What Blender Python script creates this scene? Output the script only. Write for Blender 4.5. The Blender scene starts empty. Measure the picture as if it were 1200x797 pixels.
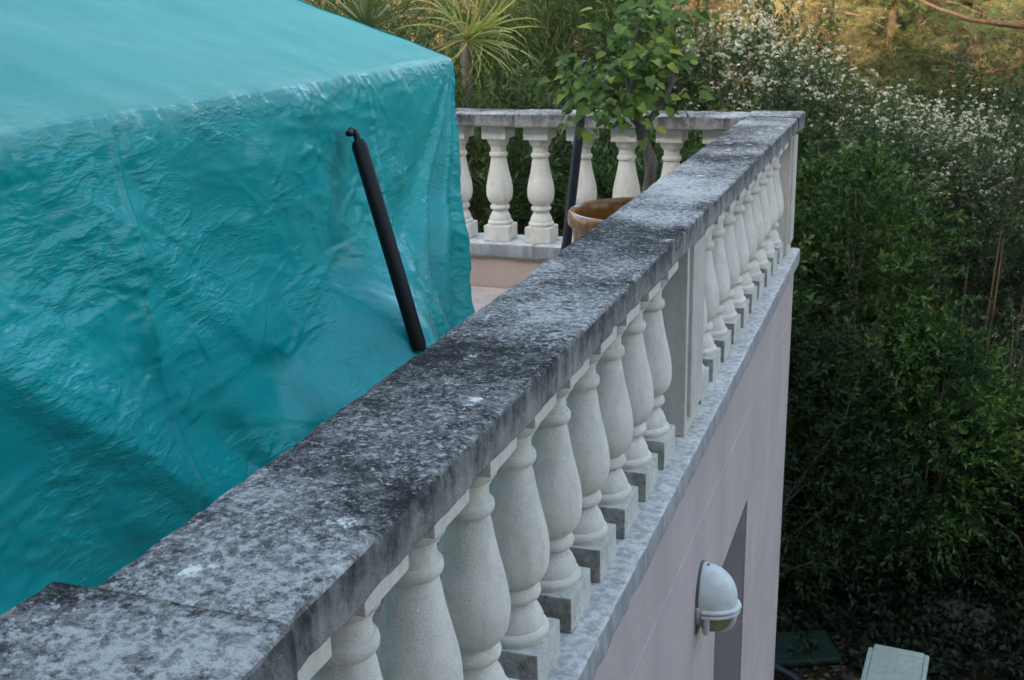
import bpy, bmesh, math, random
import numpy as np
from mathutils import Vector, Matrix, noise

random.seed(7)
rng = np.random.default_rng(11)
scene = bpy.context.scene
C = scene.collection

# ------------------------------------------------------------------ camera
cam_data = bpy.data.cameras.new('camera')
cam = bpy.data.objects.new('camera', cam_data)
C.objects.link(cam)
cam_r = Vector((0.94121092, 0.33692317, -0.02459231))
cam_u = Vector((-0.07733122, 0.28574782, 0.9551796))
cam_f = Vector((-0.32884934, 0.89712371, -0.29500365))
cam.matrix_world = Matrix(((cam_r.x, cam_u.x, -cam_f.x, 0.586038),
                           (cam_r.y, cam_u.y, -cam_f.y, -5.916405),
                           (cam_r.z, cam_u.z, -cam_f.z, 4.326949),
                           (0, 0, 0, 1)))
cam_data.sensor_width = 36.0
cam_data.lens = 40.115
cam_data.clip_start = 0.05
cam_data.clip_end = 500
cam_data.dof.use_dof = True
cam_data.dof.focus_distance = 2.3
cam_data.dof.aperture_fstop = 16.0
scene.camera = cam

# ------------------------------------------------------------------ light
SUN_DIR = Vector((-0.20, -1.0, 0.275)).normalized()      # towards the sun
world = bpy.data.worlds.new('World')
scene.world = world
world.use_nodes = True
wn = world.node_tree.nodes
wl = world.node_tree.links
wn.clear()
sky = wn.new('ShaderNodeTexSky')
sky.sky_type = 'NISHITA'
sky.sun_disc = False
sky.sun_elevation = math.asin(SUN_DIR.z)
sky.sun_rotation = math.atan2(SUN_DIR.x, SUN_DIR.y)
sky.air_density = 1.0
sky.dust_density = 5.0
sky.ozone_density = 0.15
bg = wn.new('ShaderNodeBackground')
bg.inputs['Strength'].default_value = 0.15
wo = wn.new('ShaderNodeOutputWorld')
wl.new(sky.outputs[0], bg.inputs[0])
wl.new(bg.outputs[0], wo.inputs[0])

sun_data = bpy.data.lights.new('sun', 'SUN')
sun_data.energy = 2.0
sun_data.angle = math.radians(0.6)
sun_data.color = (1.0, 0.86, 0.66)
sun = bpy.data.objects.new('sun', sun_data)
C.objects.link(sun)
sun.location = (-5, -20, 12)
sun.rotation_euler = SUN_DIR.to_track_quat('Z', 'Y').to_euler()

scene.view_settings.view_transform = 'Standard'
scene.view_settings.look = 'None'
scene.view_settings.gamma = 1.0
scene.view_settings.exposure = 3.05
scene.view_settings.use_curve_mapping = False
scene.cycles.use_adaptive_sampling = True
scene.cycles.adaptive_threshold = 0.03
scene.cycles.max_bounces = 4
scene.cycles.diffuse_bounces = 2
scene.cycles.glossy_bounces = 2
scene.cycles.transmission_bounces = 3


# ------------------------------------------------------------------ materials
class NT:
    def __init__(self, name):
        self.m = bpy.data.materials.new(name)
        self.m.use_nodes = True
        self.t = self.m.node_tree
        self.n = self.t.nodes
        self.n.clear()
        self.out = self.n.new('ShaderNodeOutputMaterial')
        self.bsdf = self.n.new('ShaderNodeBsdfPrincipled')
        self.t.links.new(self.bsdf.outputs[0], self.out.inputs[0])
        self._co = None

    def link(self, a, b):
        self.t.links.new(a, b)

    def co(self):
        if self._co is None:
            self._co = self.n.new('ShaderNodeNewGeometry')
        return self._co.outputs['Position']

    def normal(self, axis):
        self.co()
        s = self.n.new('ShaderNodeSeparateXYZ')
        self.link(self._co.outputs['True Normal'], s.inputs[0])
        return s.outputs[axis]

    def mapped(self, scale=(1, 1, 1), loc=(0, 0, 0), rot=(0, 0, 0)):
        mp = self.n.new('ShaderNodeMapping')
        mp.inputs['Scale'].default_value = scale
        mp.inputs['Location'].default_value = loc
        mp.inputs['Rotation'].default_value = rot
        self.link(self.co(), mp.inputs[0])
        return mp.outputs[0]

    def noise(self, scale, detail=4, rough=0.55, vec=None, dist=0.0):
        x = self.n.new('ShaderNodeTexNoise')
        x.inputs['Scale'].default_value = scale
        x.inputs['Detail'].default_value = detail
        x.inputs['Roughness'].default_value = rough
        x.inputs['Distortion'].default_value = dist
        self.link(vec if vec is not None else self.co(), x.inputs['Vector'])
        return x.outputs['Fac']

    def vor(self, scale, vec=None, feature='F1', rnd=1.0):
        x = self.n.new('ShaderNodeTexVoronoi')
        x.feature = feature
        x.inputs['Scale'].default_value = scale
        x.inputs['Randomness'].default_value = rnd
        self.link(vec if vec is not None else self.co(), x.inputs['Vector'])
        return x.outputs['Distance']

    def ramp(self, fac, stops, interp='LINEAR'):
        x = self.n.new('ShaderNodeValToRGB')
        x.color_ramp.interpolation = interp
        el = x.color_ramp.elements
        while len(el) > 1:
            el.remove(el[-1])
        for i, (p, c) in enumerate(stops):
            e = el[0] if i == 0 else el.new(p)
            e.position = p
            e.color = (c, c, c, 1) if not hasattr(c, '__len__') else (*c, 1)
        self.link(fac, x.inputs[0])
        return x.outputs[0]

    def mix(self, fac, a, b, mode='MIX'):
        x = self.n.new('ShaderNodeMix')
        x.data_type = 'RGBA'
        x.blend_type = mode
        for sock, v in ((x.inputs[0], fac), (x.inputs[6], a), (x.inputs[7], b)):
            if hasattr(v, 'is_linked'):
                self.link(v, sock)
            elif hasattr(v, '__len__'):
                sock.default_value = (*v, 1)
            else:
                sock.default_value = v if sock.type == 'VALUE' else (v, v, v, 1)
        return x.outputs[2]

    def math(self, op, a, b=0.0):
        x = self.n.new('ShaderNodeMath')
        x.operation = op
        for sock, v in ((x.inputs[0], a), (x.inputs[1], b)):
            if hasattr(v, 'is_linked'):
                self.link(v, sock)
            else:
                sock.default_value = v
        return x.outputs[0]

    def bump(self, h, strength, dist=0.01, prev=None):
        x = self.n.new('ShaderNodeBump')
        x.inputs['Strength'].default_value = strength
        x.inputs['Distance'].default_value = dist
        self.link(h, x.inputs['Height'])
        if prev is not None:
            self.link(prev, x.inputs['Normal'])
        return x.outputs[0]

    def attr(self, name):
        x = self.n.new('ShaderNodeAttribute')
        x.attribute_name = name
        return x.outputs['Fac']

    def done(self, color=None, rough=0.8, normal=None, spec=0.3, metal=0.0, sheen=0.0):
        b = self.bsdf
        for key, v in (('Base Color', color), ('Roughness', rough)):
            if v is None:
                continue
            if hasattr(v, 'is_linked'):
                self.link(v, b.inputs[key])
            elif hasattr(v, '__len__'):
                b.inputs[key].default_value = (*v, 1)
            else:
                b.inputs[key].default_value = v
        b.inputs['Specular IOR Level'].default_value = spec
        b.inputs['Metallic'].default_value = metal
        if normal is not None:
            self.link(normal, b.inputs['Normal'])
        return self.m


def mat_lichen_stone():
    """Weathered coping: pale cast stone under black and grey lichen, white rosettes; rain streaks on the sides."""
    k = NT('lichen_stone')
    patch = k.noise(2.6, 4, 0.65)
    speck = k.noise(120, 5, 0.78)
    fine = k.noise(420, 2, 0.75)
    mid = k.noise(34, 5, 0.75, dist=0.3)
    s = k.math('ADD', k.math('MULTIPLY', patch, 0.42), k.math('MULTIPLY', speck, 0.40))
    s = k.math('ADD', s, k.math('MULTIPLY', mid, 0.30))
    s = k.math('ADD', s, k.math('MULTIPLY', fine, 0.18))
    top = k.ramp(s, [(0.51, (0.014, 0.014, 0.014)), (0.58, (0.036, 0.036, 0.036)), (0.62, (0.09, 0.09, 0.09)),
                     (0.67, (0.22, 0.22, 0.217)), (0.74, (0.36, 0.36, 0.352)), (0.80, (0.48, 0.48, 0.47))])
    # pale crusty flecks and black cushions
    fl = k.ramp(k.math('ADD', k.math('MULTIPLY', k.noise(70, 5, 0.78), 0.75), k.math('MULTIPLY', patch, 0.35)), [(0.575, 0.0), (0.605, 1.0)])
    top = k.mix(k.math('MULTIPLY', fl, 0.8), top, (0.50, 0.50, 0.49))
    bc = k.ramp(k.math('ADD', k.vor(23), k.math('MULTIPLY', k.noise(70, 3), 0.30)), [(0.27, 1.0), (0.36, 0.0)])
    bg_ = k.ramp(k.noise(6.0, 2), [(0.46, 0.0), (0.58, 1.0)])
    top = k.mix(k.math('MULTIPLY', k.math('MULTIPLY', bc, bg_), 0.75), top, (0.022, 0.020, 0.020))
    # white rosettes
    spots = k.vor(9.5, k.mapped((1, 0.8, 1)))
    spots = k.math('ADD', spots, k.math('MULTIPLY', k.math('SUBTRACT', k.noise(60, 5, 0.75), 0.5), 0.9))
    wm = k.ramp(spots, [(0.07, 1.0), (0.15, 0.0)])
    gate = k.ramp(k.noise(3.1, 3), [(0.47, 0.0), (0.53, 1.0)])
    top = k.mix(k.math('MULTIPLY', k.math('MULTIPLY', wm, gate), 0.95), top, (0.80, 0.80, 0.77))
    # sides: paler concrete, vertical streaks running from the upper edge
    st = k.noise(1.0, 5, 0.72, vec=k.mapped((48, 48, 9)))
    st2 = k.noise(1.0, 4, 0.65, vec=k.mapped((13, 13, 4.0)))
    sv = k.math('ADD', k.math('MULTIPLY', st, 0.22), k.math('MULTIPLY', st2, 0.46))
    sv = k.math('ADD', sv, k.math('MULTIPLY', mid, 0.34))
    z = k.n.new('ShaderNodeSeparateXYZ')
    k.link(k.co(), z.inputs[0])
    up = k.math('MULTIPLY', k.math('SUBTRACT', z.outputs[2], 3.66), 2.4)
    sv = k.math('SUBTRACT', sv, up)
    side = k.ramp(sv, [(0.34, (0.045, 0.045, 0.046)), (0.43, (0.12, 0.12, 0.12)), (0.50, (0.22, 0.22, 0.217)), (0.62, (0.37, 0.37, 0.36))])
    nz = k.ramp(k.normal(2), [(0.35, 0.0), (0.8, 1.0)])
    col = k.mix(1.0, k.mix(nz, side, top), (1.0, 0.975, 0.925), 'MULTIPLY')
    h = k.math('ADD', k.math('MULTIPLY', speck, 0.8), k.math('MULTIPLY', fine, 0.4))
    n = k.bump(h, 0.7, 0.007)
    n = k.bump(mid, 0.3, 0.012, n)
    return k.done(col, 0.95, n, 0.1)


def mat_cast_stone(name, base, stain, amt, face_mottle=0.0):
    """Pale cast stone with sandy pores, faint grey staining, black mould specks and darker y faces."""
    k = NT(name)
    big = k.noise(9, 4, 0.6)
    streak = k.noise(1.0, 4, 0.65, vec=k.mapped((30, 30, 7)))
    pores = k.noise(260, 3, 0.75)
    mid = k.noise(38, 5, 0.7)
    c = k.mix(k.ramp(big, [(0.35, 0.0), (0.7, 1.0)]), base, tuple(x * 0.86 for x in base))
    m = k.math('MULTIPLY', k.ramp(k.math('ADD', k.math('MULTIPLY', streak, 0.6), k.math('MULTIPLY', mid, 0.45)), [(0.50, 0.0), (0.66, 1.0)]), amt)
    c = k.mix(m, c, stain)
    c = k.mix(k.ramp(pores, [(0.33, 0.45), (0.47, 0.0)]), c, tuple(x * 0.5 for x in base))
    if face_mottle > 0:
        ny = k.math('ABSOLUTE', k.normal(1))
        mk = k.math('MULTIPLY', k.ramp(k.math('ADD', k.math('MULTIPLY', mid, 0.6), k.math('MULTIPLY', big, 0.5)), [(0.42, 0.15), (0.62, 1.0)]), face_mottle)
        c = k.mix(k.math('MULTIPLY', mk, k.ramp(ny, [(0.6, 0.0), (0.9, 1.0)])), c, (0.11, 0.11, 0.085))  # darker mottling on the faces turned along y
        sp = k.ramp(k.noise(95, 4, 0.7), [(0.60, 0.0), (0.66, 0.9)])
        c = k.mix(k.math('MULTIPLY', sp, face_mottle), c, (0.03, 0.032, 0.028))
    n = k.bump(pores, 0.50, 0.004)
    n = k.bump(mid, 0.18, 0.008, n)
    return k.done(c, 0.92, n, 0.15)


def mat_sill():
    k = NT('sill_stone')
    big = k.noise(6, 4, 0.6)
    mid = k.noise(42, 5, 0.7)
    fine = k.noise(230, 3, 0.75)
    c = k.mix(k.ramp(big, [(0.35, 0.0), (0.65, 1.0)]), (0.72, 0.70, 0.66), (0.54, 0.53, 0.50))
    c = k.mix(k.ramp(mid, [(0.42, 0.55), (0.55, 0.0)]), c, (0.22, 0.22, 0.21))
    sp = k.ramp(k.noise(85, 5, 0.72), [(0.63, 0.0), (0.68, 1.0)])
    gate = k.ramp(k.noise(7.0, 4, 0.7), [(0.47, 0.0), (0.56, 1.0)])
    c = k.mix(k.math('MULTIPLY', k.math('MULTIPLY', sp, gate), 0.9), c, (0.035, 0.037, 0.035))
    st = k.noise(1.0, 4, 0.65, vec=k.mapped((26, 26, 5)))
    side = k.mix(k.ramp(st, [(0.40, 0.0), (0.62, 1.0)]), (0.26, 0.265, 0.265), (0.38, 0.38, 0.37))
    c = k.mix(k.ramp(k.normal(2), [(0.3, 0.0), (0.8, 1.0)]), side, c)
    n = k.bump(fine, 0.4, 0.004)
    n = k.bump(mid, 0.3, 0.01, n)
    return k.done(c, 0.93, n, 0.15)


def mat_plaster(name, base, dark, joint=False):
    k = NT(name)
    streak = k.noise(1.0, 4, 0.6, vec=k.mapped((4, 4, 0.9)))
    big = k.noise(2.2, 5, 0.6)
    grain = k.noise(170, 3, 0.7)
    f = k.ramp(k.math('ADD', k.math('MULTIPLY', streak, 0.45), k.math('MULTIPLY', big, 0.55)), [(0.34, 0.0), (0.66, 1.0)])
    c = k.mix(f, dark, base)
    c = k.mix(k.ramp(grain, [(0.30, 0.35), (0.5, 0.0)]), c, tuple(x * 0.6 for x in dark))
    n = k.bump(grain, 0.45, 0.005)
    return k.done(c, 0.95, n, 0.1)


def mat_plain(name, color, rough=0.6, spec=0.3, grain=60, var=0.25, bump=0.1, metal=0.0):
    k = NT(name)
    a = k.noise(grain, 4, 0.65)
    b = k.noise(grain * 0.12, 3)
    f = k.ramp(k.math('ADD', k.math('MULTIPLY', a, 0.5), k.math('MULTIPLY', b, 0.5)), [(0.35, 0.0), (0.65, 1.0)])
    c = k.mix(f, tuple(x * (1 - var) for x in color), tuple(min(1, x * (1 + var * 0.6)) for x in color))
    n = k.bump(a, bump, 0.004)
    return k.done(c, rough, n, spec, metal)


def mat_tarp():
    k = NT('tarpaulin')
    ws = []
    for dr in ('Y', 'Z'):
        wv = k.n.new('ShaderNodeTexWave')
        wv.wave_type = 'BANDS'
        wv.bands_direction = dr
        wv.inputs['Scale'].default_value = 60
        wv.inputs['Distortion'].default_value = 0.6
        k.link(k.co(), wv.inputs['Vector'])
        ws.append(wv.outputs['Fac'])
    weave = k.math('ADD', ws[0], ws[1])
    fade = k.noise(2.4, 4)
    c = k.mix(k.ramp(fade, [(0.35, 0.0), (0.7, 1.0)]), (0.0002, 0.260, 0.272), (0.0005, 0.310, 0.308))
    # sun-bleached, dusty upper sheet and dusty edge
    z = k.n.new('ShaderNodeSeparateXYZ')
    k.link(k.co(), z.inputs[0])
    top_ = k.ramp(k.math('SUBTRACT', z.outputs[2], 3.5), [(0.575, 0.0), (0.605, 1.0)])
    nz = k.math('MULTIPLY', k.ramp(k.normal(2), [(0.55, 0.0), (0.88, 1.0)]), top_)
    up = k.mix(k.ramp(k.noise(3.5, 5, 0.65), [(0.35, 0.0), (0.65, 1.0)]), (0.015, 0.228, 0.184), (0.026, 0.262, 0.206))
    c = k.mix(k.math('MULTIPLY', nz, 0.85), c, up)
    z = k.n.new('ShaderNodeSeparateXYZ')
    k.link(k.co(), z.inputs[0])
    d = k.ramp(k.math('ABSOLUTE', k.math('SUBTRACT', z.outputs[2], 4.085)), [(0.0, 0.50), (0.030, 0.15), (0.06, 0.0)])
    d = k.math('MULTIPLY', d, k.ramp(k.noise(14, 4, 0.7), [(0.35, 0.25), (0.65, 1.0)]))
    c = k.mix(d, c, (0.22, 0.36, 0.28))
    rough = k.ramp(nz, [(0.0, 0.27), (1.0, 0.6)])
    w4 = k.noise(60, 3, 0.6, vec=k.mapped((1, 0.5, 1.2), rot=(-0.1, 0, 0)), dist=0.4)
    side = k.math('SUBTRACT', 1.0, k.math('MULTIPLY', top_, 0.88))
    mask = k.ramp(k.noise(3.4, 4), [(0.42, 0.08), (0.60, 1.0)])
    cr = None
    for sc_, wd, am, rot, an in ((8, .05, 1.0, .5, .55), (19, .07, .55, -.2, .42), (23, .07, .5, .9, .6), (48, .10, .32, .1, .4), (60, .10, .22, -.7, .6)):
        w_ = k.noise(sc_, 3, .5, vec=k.mapped((1, an, 1.3), rot=(rot, 0, 0)), dist=.25)
        t_ = k.math('MULTIPLY', k.ramp(k.math('ABSOLUTE', k.math('SUBTRACT', w_, .5)), [(0.0, 1.0), (wd, 0.0)]), am)
        cr = t_ if cr is None else k.math('ADD', cr, t_)
    cr = k.math('MULTIPLY', k.math('MULTIPLY', cr, side), mask)
    n = k.bump(w4, 0.10, 0.010)
    n = k.bump(cr, 0.50, 0.0042, n)
    n = k.bump(weave, 0.05, 0.0015, n)
    return k.done(c, rough, n, 0.36)


def mat_leaf(name, stops, rough=0.5, trans=0.25, spec=0.25):
    """Leaf colour varies from leaf to leaf with the per-leaf value stored in the mesh."""
    k = NT(name)
    c = k.ramp(k.attr('leaf_value'), stops)
    k.done(c, rough, None, spec)
    t = k.n.new('ShaderNodeBsdfTranslucent')
    br = k.mix(1.0, c, (1.6, 1.7, 0.9), 'MULTIPLY')
    k.link(br, t.inputs[0])
    mx = k.n.new('ShaderNodeMixShader')
    mx.inputs[0].default_value = trans
    k.link(k.bsdf.outputs[0], mx.inputs[1])
    k.link(t.outputs[0], mx.inputs[2])
    k.link(mx.outputs[0], k.out.inputs[0])
    return k.m


def mat_bark(name, a, b):
    k = NT(name)
    s = k.noise(1.0, 5, 0.7, vec=k.mapped((40, 40, 9)))
    c = k.mix(k.ramp(s, [(0.35, 0.0), (0.65, 1.0)]), a, b)
    return k.done(c, 0.95, k.bump(s, 0.6, 0.01), 0.1)


def mat_ground():
    k = NT('garden_soil')
    a = k.noise(3.0, 5, 0.65)
    b = k.noise(38, 5, 0.7)
    c = k.mix(k.ramp(a, [(0.4, 0.0), (0.6, 1.0)]), (0.014, 0.011, 0.008), (0.026, 0.020, 0.013))
    c = k.mix(k.ramp(b, [(0.45, 0.0), (0.62, 0.8)]), c, (0.04, 0.03, 0.017))
    # dry needle litter up the slope
    z = k.n.new('ShaderNodeSeparateXYZ')
    k.link(k.co(), z.inputs[0])
    up = k.ramp(k.math('MULTIPLY', z.outputs[1], 0.05), [(0.40, 0.0), (0.60, 0.8)])
    c = k.mix(up, c, k.mix(k.ramp(b, [(0.35, 0.0), (0.65, 1.0)]), (0.022, 0.017, 0.009), (0.065, 0.048, 0.024)))
    return k.done(c, 1.0, k.bump(b, 0.8, 0.03), 0.05)


M = {}
M['coping'] = mat_lichen_stone()
M['baluster'] = mat_cast_stone('baluster_stone', (0.78, 0.73, 0.635), (0.43, 0.405, 0.35), 0.36)
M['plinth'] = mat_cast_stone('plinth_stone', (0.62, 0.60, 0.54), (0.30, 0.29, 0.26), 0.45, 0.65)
M['pillar'] = mat_cast_stone('pillar_stone', (0.62, 0.585, 0.51), (0.38, 0.36, 0.31), 0.45)
M['sill'] = mat_sill()
M['pink'] = mat_plaster('pink_plaster', (0.55, 0.46, 0.435), (0.44, 0.365, 0.35))
M['warm'] = mat_plaster('warm_plaster', (0.58, 0.45, 0.375), (0.47, 0.36, 0.30))
M['pink_lit'] = mat_plaster('pink_lit_reveal', (0.58, 0.49, 0.475), (0.50, 0.42, 0.41))  # wall pink made lighter: light in the doorway recess put into the colour
M['joint'] = mat_plaster('pale_joint', (0.80, 0.76, 0.74), (0.74, 0.7, 0.69))
M['floor'] = mat_plain('terrace_floor_stone', (0.50, 0.40, 0.34), 0.9, 0.15, 50, 0.2, 0.2)
M['tarp'] = mat_tarp()
M['black_plastic'] = mat_plain('black_plastic', (0.004, 0.004, 0.0045), 0.5, 0.22, 90, 0.3, 0.15)
M['black_metal'] = mat_plain('black_metal', (0.005, 0.005, 0.006), 0.35, 0.35, 90, 0.3, 0.1)
M['blue_black'] = mat_plain('blue_black_pipe', (0.018, 0.021, 0.034), 0.45, 0.4, 40, 0.3, 0.1)
M['lamp_white'] = mat_plain('white_enamel', (0.62, 0.64, 0.62), 0.5, 0.35, 26, 0.22, 0.08)
M['lamp_seal'] = mat_plain('grey_seal', (0.14, 0.15, 0.15), 0.7, 0.3)
M['lounger'] = mat_plain('lounger_plastic', (0.32, 0.375, 0.315), 0.55, 0.3, 25, 0.22, 0.08)
M['green_plastic'] = mat_plain('green_plastic', (0.009, 0.024, 0.018), 0.5, 0.4, 12, 0.35, 0.08)
M['soil'] = mat_plain('pot_soil', (0.05, 0.035, 0.022), 1.0, 0.05, 60, 0.4, 0.6)
M['bark'] = mat_bark('grey_bark', (0.075, 0.062, 0.050), (0.17, 0.15, 0.13))
M['bark_red'] = mat_bark('pine_bark', (0.04, 0.026, 0.018), (0.10, 0.065, 0.045))
M['bark_dead'] = mat_bark('dead_wood', (0.10, 0.07, 0.045), (0.20, 0.15, 0.10))
M['cane'] = mat_bark('dry_cane', (0.07, 0.05, 0.032), (0.14, 0.11, 0.07))
M['ground'] = mat_ground()
M['stone'] = mat_plain('garden_stone', (0.045, 0.042, 0.036), 0.95, 0.1, 30, 0.35, 0.4)
M['house_wood'] = mat_plain('shutter_paint', (0.12, 0.2, 0.18), 0.6, 0.3)
M['roof_tile'] = mat_plain('terracotta', (0.36, 0.16, 0.09), 0.9, 0.15, 12, 0.3, 0.3)


def mat_glaze():
    k = NT('amber_glaze')
    s = k.noise(1.0, 4, 0.6, vec=k.mapped((16, 16, 3)))
    b = k.noise(22, 4, 0.65)
    c = k.mix(k.ramp(s, [(0.35, 0.0), (0.66, 1.0)]), (0.13, 0.055, 0.014), (0.30, 0.14, 0.036))
    c = k.mix(k.ramp(b, [(0.56, 0.0), (0.68, 0.7)]), c, (0.10, 0.055, 0.025))
    return k.done(c, 0.2, k.bump(b, 0.12, 0.006), 0.5)


M['glaze'] = mat_glaze()
k = NT('diffuser_glass')
M['lamp_glass'] = k.done(k.mix(k.ramp(k.noise(14, 3), [(0.4, 0.0), (0.6, 1.0)]), (0.24, 0.22, 0.10), (0.33, 0.30, 0.16)), 0.35, None, 0.4)
k = NT('window_glass')
M['glass'] = k.done((0.02, 0.025, 0.03), 0.05, None, 0.5)

G = lambda a, b, c: (a, b, c)
M['leaf_dark'] = mat_leaf('leaf_dark', [(0, G(.007, .016, .006)), (.6, G(.015, .034, .011)), (1, G(.038, .07, .020))])
M['leaf_green'] = mat_leaf('leaf_green', [(0, G(.014, .034, .010)), (.55, G(.030, .070, .017)), (.88, G(.066, .125, .026)), (1, G(.13, .16, .035))])
M['leaf_tip'] = mat_leaf('leaf_tip', [(0, G(.008, .022, .007)), (.55, G(.018, .048, .012)), (.85, G(.045, .11, .022)), (1, G(.09, .14, .030))])
M['leaf_vib'] = mat_leaf('leaf_viburnum', [(0, G(.022, .042, .020)), (.7, G(.052, .088, .040)), (1, G(.09, .13, .06))])
M['leaf_olea'] = mat_leaf('leaf_oleander', [(0, G(.025, .050, .020)), (.6, G(.060, .095, .034)), (1, G(.115, .145, .052))])
M['blade_yel'] = mat_leaf('blade_yellow', [(0, G(.13, .16, .04)), (.6, G(.26, .27, .07)), (.9, G(.42, .36, .12)), (1, G(.48, .34, .12))], trans=.2)
M['blade_grn'] = mat_leaf('blade_green', [(0, G(.07, .11, .05)), (.6, G(.13, .17, .075)), (1, G(.24, .25, .12))], trans=.15)
M['blade_grass'] = mat_leaf('blade_grass', [(0, G(.020, .045, .016)), (.7, G(.05, .085, .032)), (1, G(.10, .12, .05))], trans=.2)
M['needle'] = mat_leaf('pine_needle', [(0, G(.05, .055, .020)), (.4, G(.11, .10, .045)), (.75, G(.22, .175, .085)), (1, G(.34, .27, .14))], trans=.3)
M['needle_grn'] = mat_leaf('pine_needle_green', [(0, G(.02, .045, .016)), (.7, G(.055, .085, .030)), (1, G(.16, .15, .06))], trans=.3)
M['ivy'] = mat_leaf('ivy_leaf', [(0, G(.006, .013, .006)), (.7, G(.013, .027, .010)), (1, G(.03, .05, .018))])
M['litter'] = mat_leaf('leaf_litter', [(0, G(.02, .013, .008)), (.7, G(.05, .035, .02)), (1, G(.12, .09, .05))], trans=0)
M['tree_leaf'] = None
M['petal'] = mat_leaf('petal', [(0, G(.20, .205, .18)), (.5, G(.35, .36, .33)), (1, G(.52, .53, .49))], rough=.7, trans=.2)


def mat_tree_leaf():
    k = NT('potted_leaf')
    oi = k.n.new('ShaderNodeObjectInfo')
    c = k.ramp(oi.outputs['Random'], [(0, G(.055, .105, .020)), (.6, G(.115, .19, .032)), (.88, G(.20, .28, .042)), (.97, G(.25, .25, .045)), (1, G(.38, .27, .04))])
    k.done(c, 0.55, None, 0.2)
    t = k.n.new('ShaderNodeBsdfTranslucent')
    k.link(c, t.inputs[0])
    mx = k.n.new('ShaderNodeMixShader')
    mx.inputs[0].default_value = 0.25
    k.link(k.bsdf.outputs[0], mx.inputs[1])
    k.link(t.outputs[0], mx.inputs[2])
    k.link(mx.outputs[0], k.out.inputs[0])
    return k.m


M['tree_leaf'] = mat_tree_leaf()


# ------------------------------------------------------------------ helpers
def tag(o, label=None, cat=None, group=None, kind=None):
    for key, v in (('label', label), ('category', cat), ('group', group), ('kind', kind)):
        if v:
            o[key] = v
    return o


def empty(name, loc=(0, 0, 0), **kw):
    o = bpy.data.objects.new(name, None)
    C.objects.link(o)
    o.location = loc
    return tag(o, **kw)


def obj(name, mesh, mat=None, parent=None, loc=None):
    o = bpy.data.objects.new(name, mesh)
    C.objects.link(o)
    if mat is not None and not mesh.materials:
        mesh.materials.append(mat)
    if loc is not None:
        o.location = loc
    if parent is not None:
        o.parent = parent                      # vertices / location are local to the parent
    return o


def mesh_np(name, V, F, smooth=False):
    me = bpy.data.meshes.new(name)
    me.from_pydata(V if isinstance(V, list) else V.tolist(), [], F if isinstance(F, list) else F.tolist())
    if smooth:
        me.polygons.foreach_set('use_smooth', np.ones(len(me.polygons), bool))
    me.update()
    return me


class MB:
    """Collects shapes into one mesh."""
    def __init__(self):
        self.v = []
        self.f = []

    def add(self, V, F):
        b = len(self.v)
        self.v += [tuple(p) for p in V]
        self.f += [tuple(i + b for i in q) for q in F]
        return self

    def box(self, x0, x1, y0, y1, z0, z1, bev=0.0):
        if bev <= 0:
            V = [(x, y, z) for x in (x0, x1) for y in (y0, y1) for z in (z0, z1)]
            F = [(0, 1, 3, 2), (4, 6, 7, 5), (0, 4, 5, 1), (2, 3, 7, 6), (0, 2, 6, 4), (1, 5, 7, 3)]
            return self.add(V, F)
        bm = bmesh.new()
        bmesh.ops.create_cube(bm, size=1)
        for v in bm.verts:
            v.co = Vector(((x0 + x1) / 2 + v.co.x * (x1 - x0), (y0 + y1) / 2 + v.co.y * (y1 - y0), (z0 + z1) / 2 + v.co.z * (z1 - z0)))
        bmesh.ops.bevel(bm, geom=bm.edges[:], offset=bev, segments=2, profile=0.6, affect='EDGES')
        bm.verts.index_update()
        self.add([v.co[:] for v in bm.verts], [[v.index for v in q.verts] for q in bm.faces])
        bm.free()
        return self

    def lathe(self, prof, n=32, c=(0, 0, 0), a0=0.0, a1=2 * math.pi):
        full = abs(a1 - a0 - 2 * math.pi) < 1e-6
        m = n if full else n + 1
        V = []
        for r, z in prof:
            for i in range(m):
                a = a0 + (a1 - a0) * i / n
                V.append((c[0] + r * math.cos(a), c[1] + r * math.sin(a), c[2] + z))
        F = []
        for j in range(len(prof) - 1):
            for i in range(n):
                i2 = (i + 1) % m
                F.append((j * m + i, j * m + i2, (j + 1) * m + i2, (j + 1) * m + i))
        return self.add(V, F)

    def tube(self, pts, rad, n=8, cap=True):
        pts = [Vector(p) for p in pts]
        if not hasattr(rad, '__len__'):
            rad = [rad] * len(pts)
        V = []
        prev = None
        for i, p in enumerate(pts):
            d = (pts[min(i + 1, len(pts) - 1)] - pts[max(i - 1, 0)]).normalized()
            if prev is None:
                a = d.orthogonal().normalized()
            else:
                a = (prev - d * prev.dot(d)).normalized()
            prev = a
            b = d.cross(a)
            for q in range(n):
                t = 2 * math.pi * q / n
                V.append(p + (a * math.cos(t) + b * math.sin(t)) * rad[i])
        F = []
        for i in range(len(pts) - 1):
            for q in range(n):
                q2 = (q + 1) % n
                F.append((i * n + q, i * n + q2, (i + 1) * n + q2, (i + 1) * n + q))
        if cap:
            F.append(tuple(range(n - 1, -1, -1)))
            F.append(tuple((len(pts) - 1) * n + q for q in range(n)))
        return self.add(V, F)

    def mesh(self, name, smooth=None):
        me = bpy.data.meshes.new(name)
        me.from_pydata(self.v, [], self.f)
        bm = bmesh.new()
        bm.from_mesh(me)
        bmesh.ops.recalc_face_normals(bm, faces=bm.faces)
        bm.to_mesh(me)
        bm.free()
        if smooth is not None:
            me.polygons.foreach_set('use_smooth', np.ones(len(me.polygons), bool))
            if smooth < 180:
                try:
                    me.set_sharp_from_angle(angle=math.radians(smooth))
                except Exception:
                    pass
        me.update()
        return me

    def build(self, name, mat, parent=None, loc=None, smooth=None):
        return obj(name, self.mesh(name, smooth), mat, parent, loc)


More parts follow.
